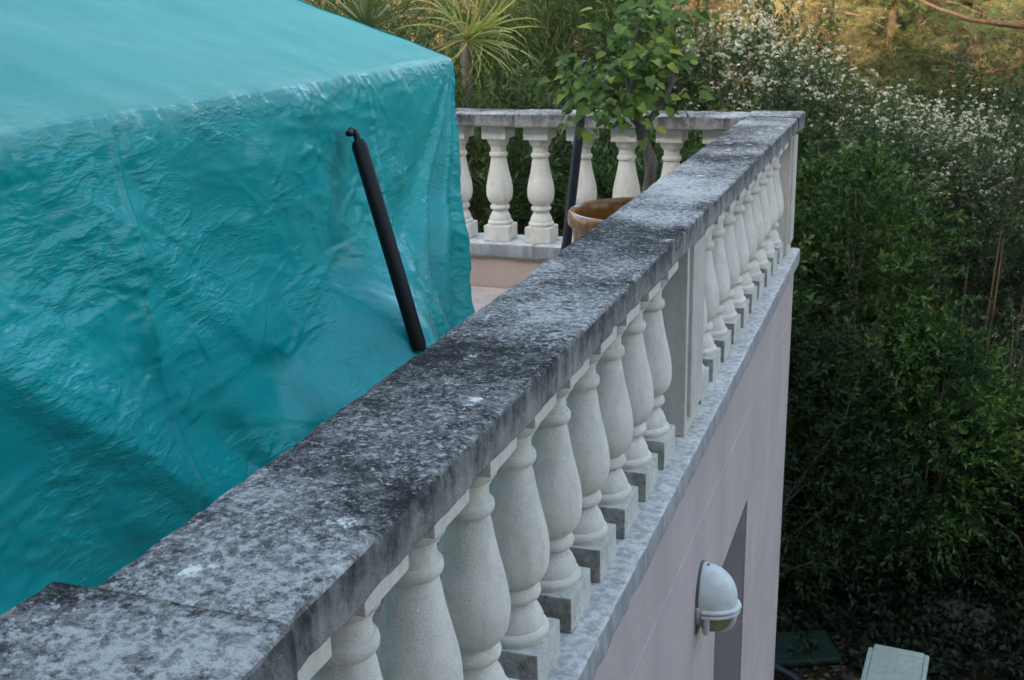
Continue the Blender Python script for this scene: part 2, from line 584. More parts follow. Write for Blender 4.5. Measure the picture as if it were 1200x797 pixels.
def worn_beam(axis, a0, a1, lo0, lo1, z0, z1, bev=0.010, step=0.02, rough=0.0022, chip=0.006, seed=0):
    """A long stone bar with rounded, chipped edges: a rounded-rectangle section swept along x or y."""
    cx, cz = (lo0 + lo1) / 2, (z0 + z1) / 2
    hw, hz = (lo1 - lo0) / 2, (z1 - z0) / 2
    sec = []
    nb = 3
    for sx, sz, base in ((1, 1, 0), (-1, 1, 90), (-1, -1, 180), (1, -1, 270)):
        for i in range(nb + 1):
            a = math.radians(base + 90 * i / nb)
            sec.append((sx * (hw - bev) + bev * math.cos(a), sz * (hz - bev) + bev * math.sin(a), 1))
        nx = {0: (-1, 1), 90: (-1, -1), 180: (1, -1), 270: (1, 1)}[base]
        # points along the flat side that follows
        if base in (0, 180):
            m = 9
            for i in range(1, m):
                t = 1 - 2 * i / m
                sec.append((sx * (hw - bev) * t, sz * hz, 0))
        else:
            m = 4
            for i in range(1, m):
                t = 1 - 2 * i / m
                sec.append((sx * hw, sz * (hz - bev) * t, 0))
    n = max(2, int(abs(a1 - a0) / step))
    V = []
    K = len(sec)
    for j in range(n + 1):
        a = a0 + (a1 - a0) * j / n
        for (p, q, e) in sec:
            P = Vector((cx + p, a, cz + q)) if axis == 'y' else Vector((a, cx + p, cz + q))
            w = noise.noise(P * 11 + Vector((seed, 0, 0))) * rough + noise.noise(P * 34) * rough * 0.7
            s = 1.0
            d = Vector((p / hw, 0, q / hz)) if axis == 'y' else Vector((0, p / hw, q / hz))
            if e:
                c = max(0.0, noise.noise(P * 17 + Vector((seed, 3, 5))) + 0.25 * noise.noise(P * 60))
                P = P - d * chip * c
            P = P + d * w
            V.append(P[:])
    F = []
    for j in range(n):
        for i in range(K):
            i2 = (i + 1) % K
            F.append((j * K + i, j * K + i2, (j + 1) * K + i2, (j + 1) * K + i))
    F.append(tuple(range(K)))
    F.append(tuple(n * K + i for i in range(K - 1, -1, -1)))
    return V, F


# ================================================================== SETTING
ZT, ZC = 3.700, 3.6287          # coping top / underside
ZS, ZSB = 3.0045, 2.9290        # sill top / underside
ZF = 2.755                      # terrace floor


def terrain_z(x, y):
    t = max(0.0, y - 2.6)
    z = 0.13 * t if t < 16 else 2.08 + 0.30 * (t - 16)
    return z + 0.25 * noise.noise(Vector((x * 0.3, y * 0.3, 0))) * min(1, t * 0.4) + 0.05 * noise.noise(Vector((x * 1.3, y * 1.3, 4)))


xs = np.concatenate([np.linspace(-120, -14, 16), np.linspace(-13, 13, 66), np.linspace(14, 120, 16)])
ys = np.concatenate([np.linspace(-60, -8, 8), np.linspace(-7, 24, 80), np.linspace(25, 150, 20)])
V = [(float(x), float(y), terrain_z(x, y)) for y in ys for x in xs]
nx = len(xs)
F = [(j * nx + i, j * nx + i + 1, (j + 1) * nx + i + 1, (j + 1) * nx + i) for j in range(len(ys) - 1) for i in range(nx - 1)]
tag(obj('ground', mesh_np('ground', V, F, True), M['ground']), kind='structure')

# terrace floor slab
tag(MB().box(-9.0, -0.243, -6.55, -0.243, 2.60, ZF).build('terrace_floor', M['floor']), kind='structure')
# landing on which the photographer stands, beside the terrace
tag(MB().box(0.012, 1.7, -6.55, -5.40, 2.60, ZF).build('landing_floor', M['floor']), kind='structure')

# ---- retaining wall of the terrace (garden side), with the recessed doorway
tw = empty('terrace_wall', (0, 0, 0), label='pink rendered terrace wall with pale joint lines and a recessed doorway', cat='wall')
OY0, OY1, OZ = -2.20, -1.452, 2.245
JX, PX = -0.0125, -0.010
core = MB()
core.box(-0.23, JX, -5.40, OY0 - 0.014, -0.3, ZSB)
core.box(-0.23, JX, OY1 + 0.014, -0.035, -0.3, ZSB)
core.box(-0.23, JX, OY0 - 0.014, OY1 + 0.014, OZ + 0.014, ZSB)
core.build('wall_core', M['joint'], tw)
joints = [2.655, 2.155, 1.655, 1.155, 0.655]
zz = [-0.3] + joints[::-1] + [ZSB]
for i in range(len(zz) - 1):
    b0 = zz[i] + (0.004 if i else 0)
    b1 = zz[i + 1] - (0.004 if i < len(zz) - 2 else 0)
    if b0 >= OZ:
        MB().box(JX - 0.002, PX, -5.40, -0.030, b0, b1, 0.0005).build('render_band', M['pink'], tw)
    else:
        if b1 > OZ:
            mb = MB()
            mb.box(JX - 0.002, PX, -5.40, OY0, b0, b1)
            mb.box(JX - 0.002, PX, OY1, -0.030, b0, b1)
            mb.box(JX - 0.002, PX, OY0, OY1, OZ, b1)
            mb.build('render_band', M['pink'], tw)
        else:
            MB().box(JX - 0.002, PX, -5.40, OY0, b0, b1, 0.0005).build('render_band', M['pink'], tw)
            MB().box(JX - 0.002, PX, OY1, -0.030, b0, b1, 0.0005).build('render_band', M['pink'], tw)
rv = MB()
rv.box(-0.23, JX - 0.003, OY0 - 0.014, OY0, -0.3, OZ)
rv.box(-0.23, JX - 0.003, OY1, OY1 + 0.014, -0.3, OZ)
rv.box(-0.23, JX - 0.003, OY0, OY1, OZ, OZ + 0.014)
rv.build('door_reveal', M['pink_lit'], tw)
dr = MB().box(-0.225, -0.185, OY0 + 0.002, OY1 - 0.002, 0.0, OZ - 0.002, 0.004).build('door', M['house_wood'], tw)
for i in range(5):
    y0 = OY0 + 0.03 + i * (OY1 - OY0 - 0.06) / 5
    MB().box(-0.187, -0.177, y0 + 0.004, y0 + (OY1 - OY0 - 0.06) / 5 - 0.004, 0.05, OZ - 0.05, 0.003).build('plank', M['house_wood'], dr)
# far wall of the terrace, beneath the cross balustrade
tw2 = empty('back_terrace_wall', (0, 0, 0), label='low pink base wall under the far cross balustrade', cat='wall')
MB().box(-9.0, -0.236, -0.232, -0.030, -0.3, ZSB).build('wall_face', M['warm'], tw2)
# inner parapet base under the long sill
MB().box(-0.243, -0.231, -5.40, -0.236, 2.58, ZSB).build('inner_base', M['pink'], tw)


# ---- balusters -------------------------------------------------------------
def baluster_meshes():
    H = ZC - ZS                                   # 0.624
    # profile of the turned piece, z measured from the sill
    P = [(0.0, .085), (0.066, .085), (0.066, .089), (0.069, .094), (0.069, .100), (0.066, .106), (0.060, .110), (0.060, .114),
         (0.0585, .124), (0.053, .137), (0.0455, .150), (0.041, .160), (0.041, .166), (0.047, .167), (0.0525, .172), (0.0545, .180), (0.0525, .188),
         (0.047, .193), (0.045, .196), (0.045, .199), (0.051, .204), (0.060, .213), (0.067, .226), (0.0715, .243), (0.073, .262), (0.0725, .282),
         (0.070, .304), (0.0655, .328), (0.060, .352), (0.054, .378), (0.049, .404), (0.045, .430), (0.0415, .446), (0.0400, .452),
         (0.0400, .4545), (0.046, .4555), (0.0495, .461), (0.0505, .4675), (0.0495, .474), (0.046, .479), (0.041, .4805), (0.041, .511),
         (0.046, .512), (0.046, .517), (0.050, .520), (0.0555, .527), (0.0595, .539), (0.060, .5535), (0.0, .5535)]
    s = MB().lathe(P, 36).mesh('baluster', 38)
    pl = MB().box(-0.0725, 0.0725, -0.0725, 0.0725, 0.001, 0.0845, 0.004).mesh('plinth')
    cp = MB().box(-0.074, 0.074, -0.068, 0.068, 0.554, H - 0.0008, 0.003).mesh('cap_block')
    s.materials.append(M['baluster'])
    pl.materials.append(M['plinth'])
    cp.materials.append(M['baluster'])
    pf = pl.copy()
    pf.materials.clear()
    pf.materials.append(M['baluster'])
    return s, pl, cp, pf


BS, BP, BC, BPF = baluster_meshes()


def baluster(parent, x, y, i, turn=0.0):
    b = obj('baluster', BS, None, parent, (x, y, ZS))
    b.rotation_euler = (0, 0, random.choice((0, 1)) * math.pi + turn)
    sc = 1 + random.uniform(-.006, .006)
    b.scale = (sc, sc, 1)
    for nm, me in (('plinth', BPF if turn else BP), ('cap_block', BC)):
        p = obj(nm, me, None, b)
        p.rotation_euler = (0, 0, random.uniform(-.015, .015))


def pillar(parent, x0, x1, y0, y1, panel='x', z0=None):
    p = MB().box(x0, x1, y0, y1, (ZS + .001) if z0 is None else z0, ZC - .0008, 0.004).build('pillar', M['pillar'], parent)
    if 'x' in panel:
        MB().box(x1 - .002, x1 + .012, y0 + .030, y1 - .006, ZS + .055, ZC - .035, 0.003).build('panel', M['pillar'], p)
    if '-' in panel:
        MB().box(x0 + .02, x1 - .02, y0 - .012, y0 + .002, ZS + .055, ZC - .035, 0.003).build('panel', M['pillar'], p)
    return p


lb = empty('balustrade', (0, 0, 0), label='long stone balustrade with lichen-stained handrail running away along the terrace edge', cat='balustrade')
V, F = worn_beam('y', -5.012, -0.262, -0.255, 0.0, ZC, ZT, seed=1)
obj('handrail', mesh_np('handrail', V, F, True), M['coping'], lb)
# corner block of the handrail, a touch wider and prouder
V, F = worn_beam('y', -0.258, 0.004, -0.262, 0.005, ZC - .002, ZT + .003, seed=4)
obj('corner_slab', mesh_np('corner_slab', V, F, True), M['coping'], lb)
# near pillar cap: broader towards the terrace
V, F = worn_beam('y', -5.36, -5.020, -0.305, 0.009, ZC - .004, ZT + .005, seed=9)
cap = obj('pillar_cap', mesh_np('pillar_cap', V, F, True), M['coping'], lb)
V, F = worn_beam('y', -5.40, 0.012, -0.268, 0.013, ZSB + .0005, ZS, bev=.006, step=.03, rough=.0025, chip=.008, seed=14)
obj('sill', mesh_np('sill', V, F, True), M['sill'], lb)
for i in range(-1, 9):
    baluster(lb, -0.1185, -4.700 + .2264 * i, i)
for i in range(10):
    baluster(lb, -0.1185, -2.335 + .2252 * i, i)
pillar(lb, -0.215, -0.040, -2.705, -2.490)
pillar(lb, -0.235, -0.034, -0.195, -0.018)
pillar(lb, -0.265, -0.030, -5.330, -5.060)

fb = empty('balustrade', (0, 0, 0), label='short cross balustrade with grey handrail at the far end behind the potted tree', cat='balustrade')
xj = [-0.2585, -1.452, -2.65, -3.85, -5.05, -6.25, -7.45, -8.65]
for a, b in zip(xj[:-1], xj[1:]):
    V, F = worn_beam('x', a - .0015, b + .0015, -0.255, -0.002, ZC, ZT - .001, seed=-a * 7)
    obj('handrail', mesh_np('handrail', V, F, True), M['coping'], fb)
xj = [-0.2695, -1.36, -2.56, -3.76, -4.96, -6.16, -7.36, -8.65]
for a, b in zip(xj[:-1], xj[1:]):
    V, F = worn_beam('x', a - .001, b + .001, -0.258, 0.010, ZSB + .0005, ZS, bev=.006, step=.03, rough=.0025, chip=.007, seed=-a * 5)
    obj('sill', mesh_np('sill', V, F, True), M['sill'], fb)
for i in range(34):
    baluster(fb, -0.402 - .2366 * i, -0.128, i, math.pi / 2)

# landing balustrade next to the photographer (below the lower edge of the picture)
gb = empty('landing_parapet', (0, 0, 0), label='solid pink landing parapet with stone coping below the viewpoint', cat='parapet')
MB().box(0.02, 1.70, -5.38, -5.20, -0.3, ZC - .001).build('wall_face', M['pink'], gb)
V, F = worn_beam('x', 0.012, 1.75, -5.40, -5.16, ZC, ZT, seed=31)
obj('handrail', mesh_np('handrail', V, F, True), M['coping'], gb)

# ---- the house behind the photographer, whose shadow lies over terrace and garden
HZ = 8.62
hs = empty('house', (0, 0, 0), label='pink house with terracotta roof edge behind the photographer', cat='house')
MB().box(-16, 14, -16, -6.6, -0.3, HZ - .15).build('wall', M['pink'], hs)
MB().box(-16.4, 14.4, -16.4, -6.2, HZ - .149, HZ, .01).build('roof', M['roof_tile'], hs)
for (x0, x1, z0, z1) in ((-6.0, -4.4, 2.76, 5.0), (-2.6, -1.0, 2.76, 5.0), (0.2, 1.2, 2.76, 4.9), (3.2, 4.3, 3.6, 5.0), (3.2, 4.3, .9, 2.2), (7, 8.1, 3.6, 5.0)):
    w = MB().box(x0, x1, -6.605, -6.56, z0, z1).build('window', M['lamp_white'], hs)
    mb = MB()
    xm = (x0 + x1) / 2
    mb.box(x0 + .07, xm - .035, -6.562, -6.552, z0 + .08, z1 - .08)
    mb.build('pane', M['glass'], w)
    MB().box(xm + .035, x1 - .07, -6.562, -6.552, z0 + .08, z1 - .08).build('pane', M['glass'], w)
    for sx0, sx1 in ((x0 - (x1 - x0) / 2 - .02, x0 - .02), (x1 + .02, x1 + (x1 - x0) / 2 + .02)):
        MB().box(sx0, sx1, -6.598, -6.55, z0, z1, .004).build('shutter', M['house_wood'], w)


# ================================================================== TARPAULIN
def tarp():
    X0, Z0, YC = -1.011, 4.100, -2.12              # eave line and far corner
    SL = 0.37
    XR = -2.45                                     # ridge
    YN = -5.55
    rad = 0.030
    folds = [(2.62, .10, 1.70, .95, .075, .050), (2.30, .50, 1.72, 1.15, .06, .020), (3.0, .35, 2.2, 1.25, .07, .030),
             (1.66, .62, 1.40, 1.18, .06, .035), (2.05, .12, 1.45, .60, .06, .018),
             (1.15, .10, 0.85, .62, .06, .012), (0.78, .55, .70, 1.2, .05, .035)]
    creases_v = [1.02, 0.68, 1.85, 2.6]
    creases_h = [.31, .64]

    def seg(a, b, f):
        ax, ay, bx, by, w, amp = f
        dx, dy = bx - ax, by - ay
        L = dx * dx + dy * dy
        t = ((a - ax) * dx + (b - ay) * dy) / L
        tc = min(1, max(0, t))
        d = math.hypot(a - ax - tc * dx, b - ay - tc * dy)
        env = min(1, 0.25 + 1.5 * tc) * (1 if t < 1 else 0.6)
        side = (a - ax) * dy - (b - ay) * dx
        w2 = w * (0.8 if side > 0 else 1.6)       # folds are steeper on their lower side
        return amp * env * math.exp(-(d / w2) ** 2)

    def off(a, b):
        o = (0.05 * b + 0.03 * b * b) * (1 - .8 * math.exp(-a / .25))
        for f in folds:
            o += seg(a, b, f)
        # cloth resting on something that sticks out low down
        o += 0.34 * math.exp(-((a - 1.16) / ((.27 if a > 1.16 else .42) + .05 * noise.noise(Vector((b * 5, 3, 1))))) ** 2) / (1 + math.exp(-(b - .685 - .42 * (a - 1.08) + .05 * noise.noise(Vector((a * 6, b * 2, 4)))) / .040))
        o += 0.05 * math.exp(-((a - 2.6) / .4) ** 2) / (1 + math.exp(-(b - .55) / .10))
        # pleats fanning out of the corner
        r = math.hypot(a, b)
        th = math.degrees(math.atan2(a, b + 1e-6))
        for t0, w, am in ((44, 5, .050), (25, 5, .055), (9, 5, .06), (61, 6, .022)):
            o += am * r * math.exp(-((th - t0) / w) ** 2) * math.exp(-max(0, r - .9) * 2)
        o -= .10 * r * math.exp(-((th - 33) / 4.5) ** 2) * math.exp(-r)
        k = min(1, b / .08)
        for c in creases_v:
            o += k * 0.006 * math.exp(-((a - c - .012 * math.sin(b * 5)) / .008) ** 2) * (1 if c != 1.02 else -1.6 * math.exp(-(b / .3) ** 2))
        for c in creases_h:
            o += 0.0018 * math.exp(-((b - c - .01 * math.sin(a * 4)) / .010) ** 2)
        q = Vector((a * 3.2 + b * 1.6, b * 3.4, 2.0))
        o += k * (0.020 * noise.noise(q) + 0.006 * (0.5 - abs(noise.noise(q * 2.3)))) + crumple_at(a, b) * min(1, .3 + b / .05)
        return o

    # crumple: many short sharp creases, each a little tent of cloth, on a fine map of the hanging side
    bmax = Z0 - ZF - .01
    NA, NB = 860, 340
    ga = np.linspace(0, YC - YN, NA)
    gb_ = np.linspace(0, bmax, NB)
    crumple = np.zeros((NB, NA))
    r2 = np.random.default_rng(5)

    def crease(a0, b0, ang, ln, w, amp):
        R_ = ln + w
        i0, i1 = np.searchsorted(ga, (a0 - R_, a0 + R_))
        j0, j1 = np.searchsorted(gb_, (b0 - R_, b0 + R_))
        if i1 <= i0 or j1 <= j0:
            return
        A_, B_ = np.meshgrid(ga[i0:i1] - a0, gb_[j0:j1] - b0)
        u = A_ * math.cos(ang) + B_ * math.sin(ang)
        v = -A_ * math.sin(ang) + B_ * math.cos(ang) + .10 * w * np.sin(u / ln * 3)
        crumple[j0:j1, i0:i1] += amp * np.clip(1 - np.abs(v) / (w * np.where(v > 0, .6, 1.4)), 0, None) * np.clip(1 - (u / ln) ** 2, 0, 1)

    for q in range(4200):
        a0, b0 = r2.uniform(0, 3.4), r2.uniform(.0, bmax)
        patch = noise.noise(Vector((a0 * 1.8, b0 * 2.4, 9)))
        if patch < r2.uniform(-.55, .35):
            continue
        ang = r2.normal(0.12, .45) if r2.random() < .72 else r2.normal(-.9, .5)
        w = r2.uniform(.007, .020)
        crease(a0, b0, ang, r2.uniform(.03, .16), w, w * r2.uniform(.05, .19) * (1 if r2.random() < .7 else -.8))
    for q in range(150):
        a0, b0 = r2.uniform(0, 3.4), r2.uniform(.05, bmax)
        w = r2.uniform(.03, .07)
        crease(a0, b0, r2.normal(-.55, .5), r2.uniform(.12, .40), w, w * r2.uniform(.03, .11) * (1 if r2.random() < .7 else -1))
    # bunched folds on the low shelf left of the pole's foot
    for q in range(34):
        a0 = r2.uniform(1.08, 1.70)
        w = r2.uniform(.012, .035)
        crease(a0, .70 + .42 * (a0 - 1.08) + r2.uniform(-.03, .16), r2.normal(1.0, .35), r2.uniform(.06, .20), w, w * r2.uniform(.15, .40))
    # short gathers hanging from the eave
    for q in range(120):
        w = r2.uniform(.010, .022)
        crease(r2.uniform(0, 3.4), r2.uniform(.0, .05), math.pi / 2 + r2.normal(0, .2), r2.uniform(.04, .12), w, w * .14)

    def crumple_at(a, b):
        fa = min(max(a / (YC - YN) * (NA - 1), 0), NA - 1.001)
        fb_ = min(max(b / bmax * (NB - 1), 0), NB - 1.001)
        i, j = int(fa), int(fb_)
        u, v = fa - i, fb_ - j
        return (crumple[j, i] * (1 - u) + crumple[j, i + 1] * u) * (1 - v) + (crumple[j + 1, i] * (1 - u) + crumple[j + 1, i + 1] * u) * v

    # cross-section parameter: roof rows, rounded eave, hanging rows
    rows = []
    nr = 40
    for i in range(nr + 1):                        # ridge -> eave
        x = XR + (X0 - .012 - XR) * i / nr
        rows.append(('r', x))
    nb = 270
    for i in range(1, nb + 1):
        rows.append(('h', bmax * (i / nb) ** 0.97))
    A = YC - YN
    na = 680
    cols = [A * (i / na) for i in range(na + 1)]
    V = []
    for kind, s in rows:
        for a in cols:
            y = YC - a
            wave = 0.010 * noise.noise(Vector((a * 1.4, 0, 7))) + .004 * noise.noise(Vector((a * 7, 0, 3)))
            if kind == 'r':
                d = X0 - s
                sag = -0.020 * math.sin(math.pi * min(1, d / 1.4)) * (0.6 + 0.4 * math.sin(a * 2.1))
                z = Z0 + SL * d + sag + wave * max(0, 1 - d * 2) + .012 * noise.noise(Vector((s * 2.2, a * 1.6, 1))) + .003 * noise.noise(Vector((s * 9, a * 7, 5)))
                ycor = 0
                V.append((s, y + ycor, z))
            else:
                b = s
                round_x = rad * (1 - math.exp(-b / rad)) * .6
                x = X0 + round_x + off(a, b)
                z = Z0 - b * .998 + wave * max(0, 1 - b * 2)
                ycor = (0.012 * b + .008 * noise.noise(Vector((b * 4, 0, 0)))) * math.exp(-a / .12)
                V.append((x, y + ycor, z))
    nc = na + 1
    F = []
    for j in range(len(rows) - 1):
        for i in range(na):
            F.append((j * nc + i, j * nc + i + 1, (j + 1) * nc + i + 1, (j + 1) * nc + i))
    # end gables, hanging from the edges of the grid; drawn a little inward
    def gable(col, outward):
        base = len(V)
        top = [V[j * nc + col] for j in range(len(rows))]
        roofpts = top[:nr + 1]
        hang = top[nr:]
        m = len(hang)
        # a sheet under the roof edge: columns over the roof points, rows following the hanging edge
        K = []
        for i, (x, y, z) in enumerate(roofpts[::-1]):
            colv = []
            d = X0 - x
            for j in range(0, m, 9):
                hx, hy, hz = hang[j]
                t = (z - ZF - .01) / (Z0 - ZF - .01)
                fold = .05 * (j / m) * math.sin(d * 9) * min(1, d * 3)
                xx = x + (hx - hang[0][0]) * math.exp(-d * 6)
                yy = y + outward * (abs(hy - hang[0][1]) * 1.0 + fold)
                zz_ = z - (Z0 - hz) * t
                colv.append(len(V))
                V.append((xx, yy, zz_))
            K.append(colv)
        for i in range(len(K) - 1):
            for j in range(len(K[0]) - 1):
                F.append((K[i][j], K[i][j + 1], K[i + 1][j + 1], K[i + 1][j]))
    gable(0, 1)
    gable(na, -1)
    # mirrored back half (plain)
    base = len(V)
    br = []
    for i in range(9):
        x = XR - (X0 - XR) * -1 * 0 - (i / 8) * 1.44
        br.append((x, Z0 + SL * (X0 - XR) - SL * (i / 8) * 1.44 + (0 if i else .0)))
    br += [(br[-1][0] - .05, Z0 - .5), (br[-1][0] - .12, ZF + .01)]
    for (x, z) in br:
        for y in (YC + .0, -3.0, -4.0, YN):
            V.append((x, y, z))
    for j in range(len(br) - 1):
        for i in range(3):
            F.append((base + j * 4 + i, base + j * 4 + i + 1, base + (j + 1) * 4 + i + 1, base + (j + 1) * 4 + i))
    # back gable ends
    for yy in (YC, YN):
        b2 = len(V)
        for (x, z) in br:
            V.append((x, yy, z))
            V.append((x, yy, ZF + .01))
        for j in range(len(br) - 2):
            F.append((b2 + 2 * j, b2 + 2 * j + 1, b2 + 2 * j + 3, b2 + 2 * j + 2))
    me = mesh_np('tarpaulin', V, F, True)
    o = obj('tarpaulin', me, M['tarp'])
    tag(o, 'wrinkled turquoise tarpaulin draped over a peaked pile on the terrace', 'tarpaulin')


tarp()

# black pole leaning on the tarpaulin
pole = empty('leaning_pole', (0, 0, 0), label='black tubular pole with hooked end leaning against the turquoise tarpaulin', cat='pole')
pt, pb = Vector((-0.925, -3.012, 3.922)), Vector((-0.676, -3.207, 3.385))
ax = (pb - pt).normalized()
MB().tube([pt, pt + ax * .012, pb - ax * .02, pb], [.018, .0225, .0215, .018], 20).build('sleeve', M['black_plastic'], pole, smooth=50)
hk = [pt + ax * .02, pt - ax * .018, pt - ax * .030 + Vector((-.002, -.003, .002)), pt - ax * .038 + Vector((-.003, -.009, 0.0)),
      pt - ax * .040 + Vector((-.004, -.017, -.002)), pt - ax * .036 + Vector((-.004, -.023, -.004))]
MB().tube(hk, [.010, .010, .0095, .0085, .008, .009], 12).build('hook', M['black_metal'], pole, smooth=50)
MB().lathe([(0, 0), (.010, .003), (.0125, .010), (.010, .017), (0, .020)], 14, tuple(hk[-1] + Vector((0, -.003, -.012)))).build('knob', M['black_metal'], pole, smooth=60)


# ================================================================== POT, TREE, STAKE
PC = Vector((-0.565, -1.165, 0))
RZ = 3.405                                        # rim height
pot = empty('glazed_pot', (PC.x, PC.y, ZF), label='large amber glazed pot holding the small leafy tree', cat='pot')
h = RZ - ZF
prof = [(0, .002), (.19, .002), (.205, .02), (.225, .12), (.25, .28), (.272, .45), (.280, h - .095), (.282, h - .075), (.292, h - .068), (.300, h - .058), (.302, h - .035),
        (.300, h - .012), (.292, h - .002), (.282, h), (.272, h - .006), (.266, h - .02), (.264, h - .06), (.262, h - .14)]
MB().lathe(prof, 64).build('body', M['glaze'], pot, smooth=40)
MB().lathe([(0.0, h - .115), (.12, h - .11), (.263, h - .12)], 40).build('soil', M['soil'], pot, smooth=60)

tree = empty('potted_tree', (PC.x + .028, PC.y + .03, ZF + h - .12), label='small potted tree with broad green leaves and a forked grey trunk', cat='tree')
T0 = Vector((PC.x + .028, PC.y + .03, ZF + h - .12))
L = lambda x, y, z: Vector((x, y, z)) - T0
fork = L(-.575, -1.09, 3.745)
mb = MB()
mb.tube([L(T0.x, T0.y, T0.z), L(-.528, -1.135, 3.46), L(-.517, -1.125, 3.55), L(-.525, -1.11, 3.62), L(-.558, -1.10, 3.69), fork], [.030, .028, .026, .026, .024, .023], 12)
mb.tube([L(-.519, -1.125, 3.555), L(-.498, -1.12, 3.60), L(-.500, -1.118, 3.615)], [.020, .014, .006], 8)
limbs = []


def limb(pts, r0, r1, n=8):
    pts = [Vector(p) for p in pts]
    mb.tube(pts, [r0 + (r1 - r0) * i / (len(pts) - 1) for i in range(len(pts))], n)
    limbs.append(pts)


limb([fork, L(-.535, -1.05, 3.78), L(-.505, -1.02, 3.83), L(-.470, -.98, 3.90), L(-.445, -.95, 3.97), L(-.42, -.92, 4.05)], .017, .006)
limb([L(-.470, -.98, 3.90), L(-.455, -1.0, 3.98), L(-.452, -1.01, 4.04)], .009, .004)
limb([fork, L(-.625, -1.08, 3.80), L(-.67, -1.07, 3.85), L(-.69, -1.06, 3.93), L(-.70, -1.05, 4.02)], .017, .006)
limb([L(-.67, -1.07, 3.85), L(-.74, -1.06, 3.90), L(-.79, -1.06, 3.95), L(-.82, -1.07, 4.03)], .010, .004)
limb([L(-.625, -1.08, 3.80), L(-.61, -1.12, 3.88), L(-.595, -1.14, 3.97), L(-.60, -1.13, 4.08), L(-.57, -1.12, 4.2)], .010, .004)
limb([L(-.69, -1.06, 3.93), L(-.64, -1.0, 4.02), L(-.58, -.97, 4.12), L(-.53, -.95, 4.24)], .008, .003)
limb([L(-.79, -1.06, 3.95), L(-.86, -1.08, 3.96), L(-.85, -1.1, 3.94)], .006, .003)
limb([L(-.67, -1.07, 3.85), L(-.76, -1.1, 3.83), L(-.82, -1.12, 3.79)], .006, .003)
limb([L(-.74, -1.06, 3.90), L(-.80, -1.1, 3.88), L(-.85, -1.14, 3.85)], .006, .003)
limb([L(-.595, -1.14, 3.97), L(-.53, -1.18, 4.02), L(-.50, -1.2, 4.08)], .006, .003)
limb([fork, L(-.60, -1.15, 3.80), L(-.64, -1.2, 3.84), L(-.70, -1.22, 3.86)], .008, .003)
limb([L(-.61, -1.12, 3.88), L(-.655, -1.07, 4.0), L(-.66, -1.03, 4.12), L(-.63, -1.0, 4.26)], .008, .003)
limb([L(-.58, -.97, 4.12), L(-.50, -.95, 4.18), L(-.46, -.94, 4.26)], .006, .003)
mb.build('trunk', M['bark'], tree, smooth=60)


def broad_leaf(fold, dr, twist):
    # heart-shaped leaf, folded a little along its midrib and drooping at the tip
    out = [(0, 0), (.18, -.02), (.34, .10), (.40, .28), (.35, .52), (.23, .76), (.09, .94), (0, 1.06)]
    V = []
    for i, (w, l) in enumerate(out):
        droop = -dr * l * l
        V.append((0, l if i else 0.04, droop))
    n = len(out)
    for s in (1, -1):
        for (w, l) in out:
            V.append((s * w, l, fold * w - dr * l * l - .05 * w * w + s * twist * w * l))
    F = []
    for k_, s in enumerate((1, -1)):
        o = n * (k_ + 1)
        for i in range(n - 1):
            q = (i, o + i, o + i + 1, i + 1)
            F.append(q if s > 0 else q[::-1])
    V.append((0.012, -.45, -.02))
    V.append((-.012, -.45, -.02))
    V.append((0, .05, 0))
    F.append((len(V) - 3, len(V) - 1, len(V) - 2))
    me = mesh_np('leaf', V, F, True)
    me.materials.append(M['tree_leaf'])
    return me


LMS = [broad_leaf(.15, .25, .05), broad_leaf(.40, .50, -.2), broad_leaf(.30, .12, .25), broad_leaf(.55, .35, .1)]
pts = []
for li, ps in enumerate(limbs):
    start = 0.25 if li in (0, 2) else 0.05
    tot = len(ps) - 1
    cnt = {0: 22, 1: 12, 6: 26, 7: 22, 8: 26, 10: 30}.get(li, 54)
    for q in range(cnt):
        t = start + (1 - start) * random.random() ** .8
        if li == 0:
            t = .08 + .55 * random.random()
        s = t * tot
        i = min(int(s), tot - 1)
        p = ps[i].lerp(ps[i + 1], s - i)
        pts.append((p, (ps[i + 1] - ps[i]).normalized()))
random.shuffle(pts)
rest = MB()
for li, (p, d) in enumerate(pts):
    a = random.uniform(0, 2 * math.pi)
    side = Vector((math.cos(a), math.sin(a), random.uniform(-1.0, .30)))
    dr_ = (side + d * .35).normalized()
    up = Vector((random.uniform(-.6, .8), random.uniform(-1.3, .2), .8)).normalized()
    xax = dr_.cross(up).normalized()
    zax = xax.cross(dr_)
    sc = random.uniform(.034, .060)
    m = Matrix((xax, dr_, zax)).transposed().to_4x4()
    mw = Matrix.Translation(p + dr_ * (random.uniform(.01, .17))) @ m @ Matrix.Diagonal((sc, sc, sc, 1))
    if li < 298:
        lf = obj('leaf', LMS[li % 4], None, tree)
        lf.matrix_local = mw
    else:
        rest.add([mw @ v.co for v in LMS[li % 4].vertices], [list(q.vertices) for q in LMS[li % 4].polygons])
rest = obj('foliage', mesh_np('foliage', [tuple(v) for v in rest.v], rest.f, True), M['tree_leaf'], tree)
rest['kind'] = 'stuff'

st = MB().tube([(-1.135, -.62, ZF + .004), (-1.054, -.62, 3.112), (-0.98, -.62, 3.698), (-0.955, -.62, 3.99)], [.0235, .0235, .023, .022], 16).build('stake_pole', M['blue_black'], smooth=60)
tag(st, 'thin dark blue-black pole leaning beside the amber pot', 'pole')


# ================================================================== WALL LAMP
lamp = empty('wall_lamp', (PX, -2.535, 2.385), label='white oval bulkhead lamp with hooded dome on the pink wall', cat='lamp')
LW, LH = .078, .112                                # half width (along the wall), half height


